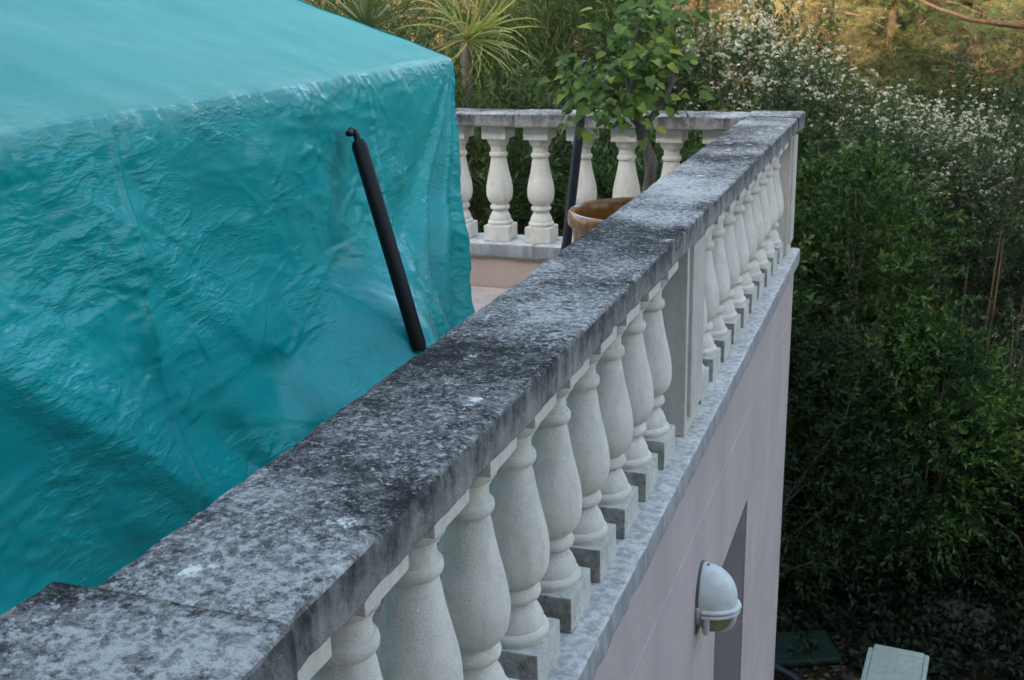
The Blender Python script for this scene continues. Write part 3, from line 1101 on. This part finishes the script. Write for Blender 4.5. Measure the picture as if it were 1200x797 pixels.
def lamp_shell(x_depth, sy, sz, z_lo, z_hi, n=26, m=14, power=2.0):
    """Part of an ellipsoid bulging out of the wall between two heights."""
    V, F = [], []
    for j in range(m + 1):
        z = z_lo + (z_hi - z_lo) * j / m
        rr = max(0, 1 - abs(z / sz) ** power) ** (1 / power)
        for i in range(n + 1):
            a = -math.pi / 2 + math.pi * i / n
            V.append((x_depth * rr * math.cos(a), sy * rr * math.sin(a), z))
    for j in range(m):
        for i in range(n):
            F.append((j * (n + 1) + i, j * (n + 1) + i + 1, (j + 1) * (n + 1) + i + 1, (j + 1) * (n + 1) + i))
    return V, F


def oval_plate(x0, x1, sy, sz, n=40):
    V = [(x, sy * math.cos(2 * math.pi * i / n), sz * math.sin(2 * math.pi * i / n)) for x in (x0, x1) for i in range(n)]
    F = [(i, (i + 1) % n, n + (i + 1) % n, n + i) for i in range(n)] + [tuple(range(n - 1, -1, -1)), tuple(range(n, 2 * n))]
    return V, F


MB().add(*oval_plate(0.0005, .010, LW * 1.04, LH * 1.03)).build('gasket', M['lamp_seal'], lamp)
MB().add(*oval_plate(.010, .022, LW * 1.0, LH * 1.0)).build('base_plate', M['lamp_white'], lamp)
V, F = lamp_shell(.104, LW * .97, LH * .98, -.030, LH * .975)
MB().add([(x + .020, y, z) for x, y, z in V], F).build('hood', M['lamp_white'], lamp, smooth=180)
# two brims below the hood
for zt, ex in ((-.028, .116), (-.045, .112)):
    n = 26
    V, F = [], []
    for z, e in ((zt + .007, .90), (zt + .004, 1.0), (zt - .004, 1.03), (zt - .009, .93)):
        for i in range(n + 1):
            a = -math.pi / 2 + math.pi * i / n
            V.append((.020 + ex * e * math.cos(a), LW * 1.03 * e * math.sin(a), z))
    for j in range(3):
        for i in range(n):
            F.append((j * (n + 1) + i, j * (n + 1) + i + 1, (j + 1) * (n + 1) + i + 1, (j + 1) * (n + 1) + i))
    MB().add(V, F).build('brim', M['lamp_white'], lamp, smooth=180)
V, F = lamp_shell(.100, LW * .88, LH * 1.12, -LH * 1.115, -.040, power=3.2)
MB().add([(x + .020, y, z) for x, y, z in V], F).build('diffuser', M['lamp_glass'], lamp, smooth=180)
# guard ribs under the hood
for ang in (-80, -14, 52):
    a = math.radians(ang)
    pts_ = []
    for j in range(9):
        z = -.050 - (LH * 1.09 - .050) * j / 8
        rr = max(0, 1 - abs(z / (LH * 1.14)) ** 3.2) ** (1 / 3.2)
        pts_.append((.020 + .103 * rr * math.cos(a), LW * .96 * rr * math.sin(a), z))
    MB().tube(pts_, .0105, 8).build('guard_rib', M['lamp_white'], lamp, smooth=60)
cb = MB().tube([(.006, LW * .97 * math.cos(t), LH * .97 * math.sin(t)) for t in np.linspace(math.pi * 1.03, math.pi * 1.97, 16)], .011, 8)
cb.build('rim', M['lamp_white'], lamp, smooth=60)


# ================================================================== THINGS IN THE GARDEN BELOW
lg = empty('sun_lounger', (.645, -.30, 0), label='pale green-white plastic sun lounger end in the dark garden', cat='sun lounger')
# outline seen end-on from above; lengthwise slats in a rounded frame
HZ_ = .35
fr = MB()
fr.box(-.178, -.150, -.9, .93, HZ_ - .05, HZ_ + .003, .008)
fr.box(.150, .178, -.9, .965, HZ_ - .05, HZ_ + .003, .008)
fr.build('side_rail', M['lounger'], lg)
MB().box(-.150, .150, .915, .985, HZ_ - .045, HZ_ + .002, .012).build('end_rail', M['lounger'], lg)
for i in range(6):
    x0 = -.148 + i * .0495
    MB().box(x0 + .0003, x0 + .0492, -.88, .914, HZ_ - .020, HZ_, .0008).build('slat', M['lounger'], lg)
for sx in (-.165, .165):
    for sy in (-.6, .75):
        MB().tube([(sx, sy, 0), (sx, sy, HZ_ - .05)], [.028, .022], 10).build('leg', M['lounger'], lg, smooth=60)
lg.rotation_euler = (0, 0, math.radians(-4))
lg.location = (.60, -.28, 0)

gp = MB().box(-.26, .26, -.17, .17, 0, .05, .02).build('plastic_cover', M['green_plastic'])
gp.location = (.02, .98, .03)
gp.rotation_euler = (math.radians(3), 0, math.radians(24))
tag(gp, 'dark green flat plastic cover lying on the ground beside the wall corner', 'cover')
hose = MB().tube([(-.40, .80, .10), (-.20, .70, .11), (-.06, .645, .10), (.05, .60, .085), (.14, .52, .06), (.20, .40, .04), (.22, .2, .03), (.20, -.1, .03)], .026, 12).build('hose', M['blue_black'], smooth=60)
tag(hose, 'thick dark hose curving round the foot of the wall corner', 'hose')


def rock(loc, r, label):
    bm = bmesh.new()
    bmesh.ops.create_icosphere(bm, subdivisions=3, radius=1)
    for v in bm.verts:
        q = v.co * (1 + .35 * noise.noise(v.co * 1.3 + Vector(loc) * 3) + .1 * noise.noise(v.co * 4))
        v.co = Vector((q.x * r[0], q.y * r[1], q.z * r[2]))
    me = bpy.data.meshes.new('stone')
    bm.to_mesh(me)
    bm.free()
    o = obj('stone', me, M['stone'], None, loc)
    tag(o, label, 'stone', 'stones on the dark garden ground')


rock((1.05, 1.75, .05), (.22, .16, .07), 'flat grey stone on the dark ground right of the lounger')
for i, (x, y, s) in enumerate(((.30, .88, .035), (.40, .78, .04), (.48, 1.15, .035))):
    rock((x, y, .02), (s * 1.4, s, s * .6), ('small stone nearest the green cover', 'small stone nearest the corner of the lounger', 'small stone farthest back, behind the lounger end')[i])


# ================================================================== PLANTS
def unit(v):
    return v / (np.linalg.norm(v, axis=1, keepdims=True) + 1e-9)


def leaf_mesh(name, P, D, N, Ln, Wd, val, fold=.25, curl=.15, mid=.45):
    """Leaves as folded diamonds: base, right, tip, left; two triangles each."""
    n = len(P)
    S = unit(np.cross(D, N))
    N2 = np.cross(S, D)
    Ln = Ln[:, None]
    Wd = Wd[:, None]
    b = P
    r = P + D * Ln * mid + S * Wd * .5 + N2 * Wd * fold
    l = P + D * Ln * mid - S * Wd * .5 + N2 * Wd * fold
    t = P + D * Ln - N2 * Ln * curl
    V = np.stack([b, r, t, l], 1).reshape(-1, 3).astype(np.float32)
    base = np.arange(n)[:, None] * 4
    F = np.concatenate([base + np.array([0, 1, 2]), base + np.array([0, 2, 3])], 1).reshape(-1, 3)
    me = bpy.data.meshes.new(name)
    me.vertices.add(len(V))
    me.vertices.foreach_set('co', V.ravel())
    me.loops.add(F.size)
    me.loops.foreach_set('vertex_index', F.ravel().astype(np.int32))
    me.polygons.add(len(F))
    me.polygons.foreach_set('loop_start', (np.arange(len(F)) * 3).astype(np.int32))
    me.update(calc_edges=True)
    at = me.attributes.new('leaf_value', 'FLOAT', 'POINT')
    at.data.foreach_set('value', np.repeat(np.clip(val, 0, 1), 4).astype(np.float32))
    return me


def twig_leaves(O, D, Lt, nl, ll, lw, spread=55, up=.5, val=None, tipval=.25, jitter=.25):
    """Leaves spiralling along twigs. O,D: twig origins and directions."""
    n = len(O)
    t = (np.arange(nl) + .5) / nl
    t = np.tile(t, (n, 1)) + rng.uniform(-.3, .3, (n, nl)) / nl
    A = unit(np.cross(D, np.array([.31, .22, .92])))
    B = np.cross(D, A)
    ph = rng.uniform(0, 6.28, (n, 1)) + np.arange(nl) * 2.4
    sp = np.radians(spread) * (1 - .55 * t)
    bend = np.zeros((n, nl, 3))
    bend[..., 2] = -.25 * (t ** 2) * Lt[:, None]
    P = O[:, None] + D[:, None] * (t * Lt[:, None])[..., None] + bend
    rad = A[:, None] * np.cos(ph)[..., None] + B[:, None] * np.sin(ph)[..., None]
    LD = D[:, None] * np.cos(sp)[..., None] + rad * np.sin(sp)[..., None]
    LD = LD + rng.normal(0, jitter, LD.shape)
    LD = unit(LD.reshape(-1, 3))
    N = D[:, None] * .5 + np.array([0, 0, up]) + rng.normal(0, .45, (n, nl, 3))
    N = unit(N.reshape(-1, 3))
    size = rng.uniform(.5, 1.3, n * nl)
    v0 = rng.uniform(.05, .6, n) if val is None else val
    v = (v0[:, None] + tipval * t + rng.normal(0, .12, (n, nl))).ravel()
    return P.reshape(-1, 3), LD, N, ll * size, lw * size, v


def crown_points(c, rad, n, lump=.35, freq=1.7, inner=.45, zmin=-1.0, seed=0):
    """Twig origins inside a lumpy ellipsoid, mostly near its outside; and outward directions."""
    d = unit(rng.normal(0, 1, (n * 2, 3)))
    d = d[d[:, 2] > zmin][:n]
    k = np.array([1 + lump * noise.noise(Vector(x * freq) + Vector((seed, seed * .7, 0))) + .5 * lump * noise.noise(Vector(x * freq * 2.6) + Vector((seed, 0, 2))) for x in d])
    r = (inner + (1 - inner) * rng.uniform(0, 1, len(d)) ** .6) * k
    P = np.array(c) + d * np.array(rad) * r[:, None]
    return P, d


def shrub(name, label, cat, base, center, rad, twigs, nl, tl, ll, lw, mat, group=None, lump=.4, freq=1.8, inner=.45, zmin=-1., stems=16, stem_r=.012,
          spread=55, flowers=0, seed=0, upb=.45, tipval=.25, trunk_mat='bark', up=.5):
    root = empty(name, base, label=label, cat=cat, group=group)
    b = np.array(base, float)
    P, d = crown_points(center, rad, twigs, lump, freq, inner, zmin, seed)
    D = unit(d + np.array([0, 0, upb]) + rng.normal(0, .35, d.shape))
    Lt = tl * rng.uniform(.6, 1.3, len(P)) * np.where(rng.random(len(P)) < .10, 1.9, 1.0)
    # clump values: sprays of like colour
    cv = np.array([.38 + .45 * noise.noise(Vector(p * 2.1) + Vector((seed, 0, 0))) for p in P]) + rng.normal(0, .08, len(P))
    a = twig_leaves(P - b, D, Lt, nl, ll, lw, spread, up, np.clip(cv, 0, .8), tipval)
    cr = obj('crown', leaf_mesh('crown', *a), M[mat], root)
    cr['kind'] = 'stuff'
    mb = MB()
    idx = rng.choice(len(P), min(stems, len(P)), replace=False)
    for i in idx:
        e = Vector(P[i] - b)
        s = Vector((random.uniform(-.12, .12), random.uniform(-.12, .12), 0))
        m1 = s.lerp(e, .35) + Vector((random.uniform(-.1, .1), random.uniform(-.1, .1), .12))
        m2 = s.lerp(e, .7) + Vector((random.uniform(-.1, .1), random.uniform(-.1, .1), .08))
        mb.tube([s, m1, m2, e], [stem_r, stem_r * .8, stem_r * .5, stem_r * .25], 5, False)
    mb.build('stems', M[trunk_mat], root, smooth=60)
    if flowers:
        out = (d * 1.0)
        fw = np.array([max(.02, noise.noise(Vector(p * 1.6) + Vector((seed, 5, 0))) + .30) for p in P]) * np.clip((P[:, 2] - center[2]) / rad[2] + .9, .1, 2)
        sel = rng.choice(len(P), flowers, p=fw / fw.sum())
        Q = P[sel] - b + D[sel] * Lt[sel][:, None] * rng.uniform(.75, 1.15, (flowers, 1)) + rng.normal(0, .03, (flowers, 3))
        per = 12
        g = unit(rng.normal(0, 1, (flowers, per, 3)).reshape(-1, 3)).reshape(flowers, per, 3)
        fn = unit(D[sel] * .6 + np.array([0, 0, .8]))
        g = g + fn[:, None] * .75
        g = unit(g.reshape(-1, 3)).reshape(flowers, per, 3)
        fr_ = rng.uniform(.012, .028, (flowers, 1, 1))
        FP = (Q[:, None] + g * fr_ * np.array([1, 1, .7])).reshape(-1, 3)
        fd = unit(np.cross(g.reshape(-1, 3), rng.normal(0, 1, (flowers * per, 3))))
        L_ = np.full(flowers * per, .015)
        me = leaf_mesh('blossom', FP - fd * .010, fd, g.reshape(-1, 3), L_, L_ * .9, rng.uniform(0, 1, flowers * per), .1, .05, .5)
        bl = obj('blossom', me, M['petal'], root)
        bl['kind'] = 'stuff'
    return root


gz = lambda x, y: terrain_z(x, y) - .03
grp = 'shrubs beyond the terrace'

# white-flowering evergreen shrubs
shrub('flowering_shrub', 'large white-flowering shrub above the far corner of the handrail', 'shrub', (-1.0, 4.9, gz(-1.0, 4.9)), (-1.30, 4.6, 2.75), (1.65, 1.1, 1.25),
      2700, 12, .26, .060, .026, 'leaf_vib', grp, flowers=3200, seed=3, lump=.45)
shrub('flowering_shrub', 'white-flowering shrub reaching the right edge above the dry canes', 'shrub', (1.35, 6.3, gz(1.35, 6.3)), (1.3, 6.1, 2.05), (1.25, .8, .85),
      1500, 12, .24, .058, .025, 'leaf_vib', grp, flowers=1900, seed=8, lump=.5)
shrub('flowering_shrub', 'low white-flowering shrub right of the tall green bush', 'shrub', (.35, 5.6, gz(.35, 5.6)), (.25, 5.4, 2.2), (.75, .6, .85),
      900, 12, .24, .058, .025, 'leaf_vib', grp, flowers=1000, seed=12, lump=.5)
shrub('flowering_shrub', 'white-flowering shrub low at the right edge beside arching grass', 'shrub', (2.0, 3.4, gz(2.0, 3.4)), (1.95, 3.4, 1.0), (.55, .5, 1.0),
      600, 11, .22, .055, .024, 'leaf_vib', grp, flowers=160, seed=15, lump=.5)

# broadleaf green bushes right of the corner
shrub('green_bush', 'tall bright green bush just right of the balustrade corner', 'bush', (.15, 3.0, gz(.15, 3.0)), (.12, 3.0, 1.75), (.62, .6, 1.35),
      1500, 13, .26, .064, .027, 'leaf_green', grp, seed=21, lump=.42, inner=.4)
shrub('green_bush', 'green bush with pale new shoots in the middle of the right side', 'bush', (.72, 2.4, gz(.72, 2.4)), (.70, 2.35, 1.12), (.62, .55, .82),
      1300, 14, .27, .056, .020, 'leaf_tip', grp, seed=27, lump=.5, tipval=.45)
shrub('green_bush', 'dark green bush close behind the pink wall corner', 'bush', (-.35, 1.7, 0), (-.25, 1.8, 1.1), (.75, .6, 1.0),
      1300, 13, .24, .046, .018, 'leaf_dark', grp, seed=33, lump=.4)
shrub('green_bush', 'dark green bush low at the right edge', 'bush', (1.7, 2.7, 0), (1.7, 2.7, .62), (.75, .6, .65),
      900, 12, .22, .046, .018, 'leaf_dark', grp, seed=38, lump=.45)
shrub('green_bush', 'dark bush behind the dry canes', 'bush', (1.0, 4.6, gz(1, 4.6)), (1.05, 4.7, 1.3), (1.0, .5, .9),
      1300, 13, .25, .050, .020, 'leaf_dark', grp, seed=41, lump=.4)
shrub('green_bush', 'rounded green bush between tall bush and white flowers', 'bush', (-.35, 4.0, gz(-.35, 4)), (-.35, 3.9, 1.7), (.7, .6, 1.2),
      1000, 13, .26, .062, .026, 'leaf_green', grp, seed=44, lump=.4)

# behind the cross balustrade
shrub('green_bush', 'leafy bush seen between the right balusters of the cross balustrade', 'bush', (-1.2, 1.9, 0), (-1.2, 2.0, 2.2), (.85, .6, 1.15),
      1300, 13, .26, .058, .022, 'leaf_green', grp, seed=51, lump=.4)
shrub('green_bush', 'leafy bush seen between the left balusters of the cross balustrade', 'bush', (-2.3, 2.0, 0), (-2.35, 1.95, 2.35), (.85, .45, 1.25),
      1300, 13, .26, .062, .020, 'leaf_olea', grp, seed=55, lump=.4)
shrub('oleander', 'tall narrow-leaved shrub behind the left end of the cross balustrade', 'shrub', (-2.4, 3.7, gz(-2.4, 3.7)), (-2.35, 3.6, 3.1), (1.0, .8, 1.5),
      1500, 15, .36, .105, .015, 'leaf_olea', grp, seed=61, lump=.4, stems=60, stem_r=.016, spread=40, upb=.9)
shrub('oleander', 'tall narrow-leaved shrub left behind the large white-flowering shrub', 'shrub', (-2.6, 5.2, gz(-2.6, 5.2)), (-2.6, 5.1, 3.0), (1.0, .6, 1.5),
      1300, 15, .34, .100, .015, 'leaf_olea', grp, seed=64, lump=.4, stems=50, stem_r=.014, spread=40, upb=.9)
shrub('oleander', 'tall narrow-leaved shrub hidden mostly by the turquoise tarpaulin', 'shrub', (-4.6, 4.4, gz(-4.6, 4.4)), (-4.6, 4.3, 2.9), (1.3, .9, 1.4),
      1300, 14, .36, .105, .016, 'leaf_olea', grp, seed=67, lump=.4, stems=40, stem_r=.014, spread=40, upb=.9)


shrub('oleander', 'narrow-leaved shrub with thin grey stems in front of the drooping yucca', 'shrub', (-2.75, 1.6, 0), (-2.75, 1.65, 2.65), (.75, .4, .80),
      900, 14, .32, .095, .014, 'leaf_olea', grp, seed=69, lump=.4, stems=40, stem_r=.012, spread=40, upb=.9)

# blade-leaved plants: each leaf a part
def blade_mesh(name, length, width, droop, mat, seg=7, keel=.22):
    V, F = [], []
    x, z, ang = 0.0, 0.0, 0.0
    for i in range(seg + 1):
        t = i / seg
        w = width * (.55 + .9 * t if t < .4 else .91 * (1 - ((t - .4) / .6) ** 1.8) + .0) * .5
        w = max(w, .0006)
        V += [(-w, x, z + w * keel), (0, x, z - w * keel), (w, x, z + w * keel)]
        ang = -droop * t * t
        x += length / seg * math.cos(ang)
        z += length / seg * math.sin(ang)
    for i in range(seg):
        a = i * 3
        F += [(a, a + 1, a + 4, a + 3), (a + 1, a + 2, a + 5, a + 4)]
    me = mesh_np(name, V, F, True)
    at = me.attributes.new('leaf_value', 'FLOAT', 'POINT')
    val = random.random()
    at.data.foreach_set('value', [min(1, val * .75 + .3 * (i // 3) / seg) for i in range(len(V))])
    me.materials.append(M[mat])
    return me


def rosette(root, head, n, length, width, mat, elev, droop, tilt=(0, 0, 1), dead=None):
    ms = [blade_mesh('blade', length * random.uniform(.8, 1.15), width, random.uniform(*droop), mat) for _ in range(12)]
    q = Vector(tilt).normalized().to_track_quat('Z', 'Y')
    for i in range(n):
        az = i * 2.39996 + random.uniform(-.2, .2)
        el = math.radians(elev[0] + (elev[1] - elev[0]) * (i / n) + random.uniform(-8, 8))
        d = q @ Vector((math.cos(az) * math.cos(el), math.sin(az) * math.cos(el), math.sin(el)))
        upv = q @ Vector((0, 0, 1))
        xa = d.cross(upv)
        if xa.length < .05:
            xa = d.orthogonal()
        xa.normalize()
        za = xa.cross(d)
        o = obj('blade', ms[i % 12], None, root)
        o.matrix_local = Matrix.Translation(Vector(head) + d * .02) @ Matrix((xa, d, za)).transposed().to_4x4()


yu = empty('yucca', (-3.35, 1.9, 0), label='pale green spiky yucca head rising behind the tarpaulin ridge', cat='yucca')
MB().tube([(0, 0, 0), (.03, .02, 1.5), (-.02, .0, 3.0), (0, 0, 4.06)], [.10, .08, .07, .06], 10).build('trunk', M['bark'], yu, smooth=60)
rosette(yu, (0, 0, 4.06), 44, .52, .034, 'blade_grn', (85, -5), (.05, .35))
dp = empty('drooping_yucca', (-2.60, 1.95, -.06), label='yellow-green drooping narrow-leaved plant head behind the tarpaulin corner', cat='yucca')
MB().tube([(0, 0, 0), (.03, .02, 1.5), (.02, .0, 3.0), (0, 0, 4.02)], [.06, .05, .045, .04], 10).build('trunk', M['bark'], dp, smooth=60)
rosette(dp, (0, 0, 4.04), 70, .58, .016, 'blade_yel', (88, 0), (1.0, 2.6), tilt=(1.5, -.3, .8))
sk = MB().tube([(0, 0, 4.03), (-.12, -.03, 4.01), (-.22, -.06, 3.975), (-.32, -.1, 3.95)], [.014, .013, .012, .006], 8).build('flower_stalk', M['cane'], dp, smooth=60)

# dry canes and arching grass at the right
for i, (x, y, hgt, lx) in enumerate(((.62, 3.55, 1.85, .02), (.80, 3.7, 1.9, -.04), (.92, 3.6, 1.75, .05), (1.08, 3.8, 1.95, .12), (1.14, 3.75, 1.9, .08), (1.30, 3.85, 1.85, .16))):
    z0 = gz(x, y)
    cn = MB().tube([(0, 0, 0), (lx * .4, 0, hgt * .4), (lx * .8, .02, hgt * .75), (lx, .02, hgt)], [.012, .011, .009, .005], 7).build('cane', M['cane'], None, (x, y, z0 + .25), smooth=60)
    tag(cn, ('leftmost', 'second from left', 'third from left', 'third from right', 'second from right', 'rightmost')[i] + ' of the thin bare dry canes among the shrubs', 'cane', 'dry canes among the shrubs')
for i, (x, y) in enumerate(((1.62, 2.9), (1.35, 3.3), (1.9, 3.5))):
    z0 = gz(x, y)
    lab = ('arching grass tuft nearest the right edge', 'arching grass tuft at the foot of the dry canes', 'arching grass tuft behind the others at the right edge')[i]
    gt = empty('grass_tuft', (x, y, z0), label=lab, cat='grass', group='arching grass tufts')
    rosette(gt, (0, 0, .85), 46, .95, .011, 'blade_grass', (86, 25), (.9, 1.9))
    MB().tube([(0, 0, 0), (0, 0, .87)], [.05, .03], 8).build('stem', M['cane'], gt)


# pines on the slope, in the last sun
def pine(label, x, y, hgt, trunk_r, branches, mat, seed, zlo=.15, reach=2.6, tuft=420, droop=.35, lean=(0, 0), low_limb=None):
    random.seed(seed)
    z0 = gz(x, y)
    root = empty('pine_tree', (x, y, z0), label=label, cat='tree', group='pines on the sunlit slope')
    mb = MB()
    tp = [Vector((lean[0] * t, lean[1] * t, hgt * t)) + Vector((.12 * math.sin(3 * t + seed), .1 * math.cos(2 * t + seed), 0)) for t in np.linspace(0, 1, 8)]
    mb.tube(tp, [trunk_r * (1 - .75 * t) for t in np.linspace(0, 1, 8)], 10)
    O, Dv = [], []
    for b in range(branches):
        t = zlo + (1 - zlo) * (b + random.random()) / branches
        i = min(int(t * 7), 6)
        s = tp[i].lerp(tp[i + 1], t * 7 - i)
        az = b * 2.4 + random.uniform(-.4, .4)
        ln = reach * (1 - .55 * t) * random.uniform(.7, 1.2)
        d = Vector((math.cos(az), math.sin(az), random.uniform(.0, .35)))
        ps = [s + d * ln * q + Vector((0, 0, -droop * ln * q * q)) + Vector((random.uniform(-.06, .06), random.uniform(-.06, .06), 0)) for q in np.linspace(0, 1, 6)]
        mb.tube(ps, [trunk_r * .30 * (1 - .85 * q) for q in np.linspace(0, 1, 6)], 6, False)
        for q in range(int(tuft / branches)):
            u_ = random.uniform(.25, 1) ** .8 * 5
            j = min(int(u_), 4)
            p = ps[j].lerp(ps[j + 1], u_ - j)
            off_ = Vector((random.gauss(0, 1), random.gauss(0, 1), random.gauss(-.35, .8))) * .17
            O.append((p + off_)[:])
            Dv.append((off_.normalized() + d * .8 + Vector((0, 0, random.uniform(-.5, .4))))[:])
    mb.build('trunk', M['bark_red'], root, smooth=60)
    if low_limb:
        MB().tube([Vector(p) - Vector((x, y, z0)) for p in low_limb], [.050, .040, .032, .022, .010][:len(low_limb)], 8).build('low_limb', M['bark_red'], root, smooth=60)
    O = np.array(O)
    Dv = unit(np.array(Dv))
    cv = np.array([.42 + .55 * noise.noise(Vector(p * 1.1) + Vector((seed, 1, 0))) for p in O])
    a = twig_leaves(O, Dv, np.full(len(O), .15), 24, .095, .0075, 60, .3, np.clip(cv, 0, .9), .15, .35)
    cr = obj('crown', leaf_mesh('crown', *a, fold=.05, curl=.1), M[mat], root)
    cr['kind'] = 'stuff'


pine('golden sunlit pine with drooping twigs at the top right', 1.3, 16.0, 5.2, .16, 26, 'needle', 3, tuft=2600)
pine('golden sunlit pine left of the top right corner pine', -1.2, 15.0, 5.6, .15, 26, 'needle', 5, tuft=2600)
pine('olive pine at the top right edge nearest the viewer', 2.9, 13.5, 4.6, .14, 22, 'needle_grn', 8, tuft=1300, low_limb=[(2.9, 13.45, 3.55), (1.75, 11.7, 3.64), (1.045, 11.34, 3.75), (0.6, 11.23, 3.91), (0.14, 11.13, 4.13)])
pine('brown pine above the white-flowering shrub', -3.4, 14.5, 5.5, .17, 26, 'needle', 11, tuft=1200)
pine('shaded pine with reddish trunk behind the tarpaulin corner', -5.6, 10.2, 6.5, .20, 24, 'needle_grn', 14, zlo=.45, tuft=1100)
pine('green pine behind the narrow-leaved shrubs', -4.6, 8.6, 5.2, .14, 24, 'needle_grn', 17, tuft=1100)
pine('olive green pine with low hanging twigs beside the dead branches', -.15, 12.9, 4.4, .12, 24, 'needle_grn', 37, zlo=.08, tuft=2200, reach=2.0)
pine('olive pine with low hanging twigs above the white flowers', -1.0, 12.2, 4.4, .12, 24, 'needle', 41, zlo=.08, tuft=2200, reach=2.0)
pine('far golden pine high on the slope', .2, 21.0, 6.0, .17, 26, 'needle', 19, tuft=1900, reach=3.2)
pine('far olive pine high on the slope at right', 3.6, 20.5, 6.0, .17, 26, 'needle', 23, tuft=1900, reach=3.2)
pine('far brown pine high on the slope behind the yucca', -9.0, 16.5, 6.5, .18, 26, 'needle', 29, tuft=1900, reach=3.2)
pine('far pine high on the slope above the potted tree', -5.8, 19.5, 6.5, .18, 26, 'needle', 31, tuft=1900, reach=3.2)

# brush on the slope between the pines
for i, (x, y, r, mt, lab) in enumerate(((.9, 9.5, 1.7, 'leaf_dark', 'dark brush below the golden pines'), (2.6, 9.6, 1.7, 'leaf_dark', 'dark green brush under the pines at the right edge'),
                                    (-1.0, 9.0, 1.6, 'leaf_olea', 'brush on the slope above the white flowers'), (-3.2, 7.2, 1.3, 'leaf_green', 'green brush behind the crown of the potted tree'),
                                    (-6.5, 7.0, 1.4, 'leaf_dark', 'dark brush on the slope behind the tarpaulin'), (-8.2, 9.5, 1.5, 'leaf_olea', 'brush high on the slope behind the yucca'))):
    z0 = gz(x, y)
    shrub('brush', lab, 'bush', (x, y, z0), (x, y, z0 + r * .62), (r, r * .8, r * .75), 900, 12, .3, .07, .024, mt, 'brush on the slope', seed=70 + i, lump=.45)

# fallen dead branches on the slope
for i, (p0, p1, p2) in enumerate((((.70, 13.05, 2.56), (.93, 13.2, 2.76), (1.107, 13.3, 2.874)), ((.90, 13.12, 2.60), (1.15, 13.28, 2.79), (1.349, 13.407, 2.917)), ((.547, 13.127, 2.963), (.9, 13.25, 2.93), (1.296, 13.355, 2.819)))):
    o = MB().tube([(0, 0, 0), (p1[0] - p0[0], p1[1] - p0[1], p1[2] - p0[2]), (p2[0] - p0[0], p2[1] - p0[1], p2[2] - p0[2])], [.016, .020, .012], 8).build('dead_branch', M['bark_dead'], None, p0, smooth=60)
    tag(o, ('upper of two parallel bare dead branches under the golden pine', 'lower of two parallel bare dead branches under the golden pine', 'horizontal bare dead branch above the parallel pair')[i], 'branch', 'dead branches under the pines')

# unseen evergreen oak, added right of the frame so its canopy darkens the garden corner
shrub('shade_oak', 'unseen dense evergreen oak added above the picture to shade the garden corner', 'tree', (4.6, 2.6, 0), (2.7, 3.0, 7.4), (2.9, 2.9, 2.2),
      3200, 11, .40, .085, .040, 'leaf_dark', None, seed=91, lump=.35, inner=.2, stems=40, stem_r=.09)

# low ivy on the dark garden floor
n = 6500
x = rng.uniform(-1.6, 3.2, n)
y = rng.uniform(.9, 5.0, n)
keep = rng.uniform(0, 1, n) < np.clip((y - .75) * 1.6, .12, 1)
x, y = x[keep], y[keep]
z = np.array([terrain_z(a, b) for a, b in zip(x, y)]) + rng.uniform(0, .10, len(x))
O = np.stack([x, y, z], 1)
D = unit(rng.normal(0, 1, O.shape) * np.array([1, 1, .3]) + np.array([0, 0, .45]))
a = twig_leaves(O, D, rng.uniform(.1, .22, len(O)), 9, .055, .034, 70, 1.2, rng.uniform(.05, .6, len(O)), .1)
iv = obj('ivy_cover', leaf_mesh('ivy_cover', *a), M['ivy'])
tag(iv, 'dark ivy and weeds covering the shaded garden floor', 'ground cover', kind='stuff')
n = 2600
x = rng.uniform(-.6, 2.5, n)
y = rng.uniform(-.2, 2.2, n)
O = np.stack([x, y, np.array([terrain_z(p, q) for p, q in zip(x, y)]) + .008], 1)
D = unit(rng.normal(0, 1, O.shape) * np.array([1, 1, .15]))
N = unit(np.array([0, 0, 1]) + rng.normal(0, .35, O.shape))
lt = obj('leaf_litter', leaf_mesh('leaf_litter', O, D, N, rng.uniform(.03, .07, n), rng.uniform(.015, .035, n), rng.uniform(0, 1, n)), M['litter'])
tag(lt, 'dry leaf litter on the bare soil by the lounger', 'leaf litter', kind='stuff')
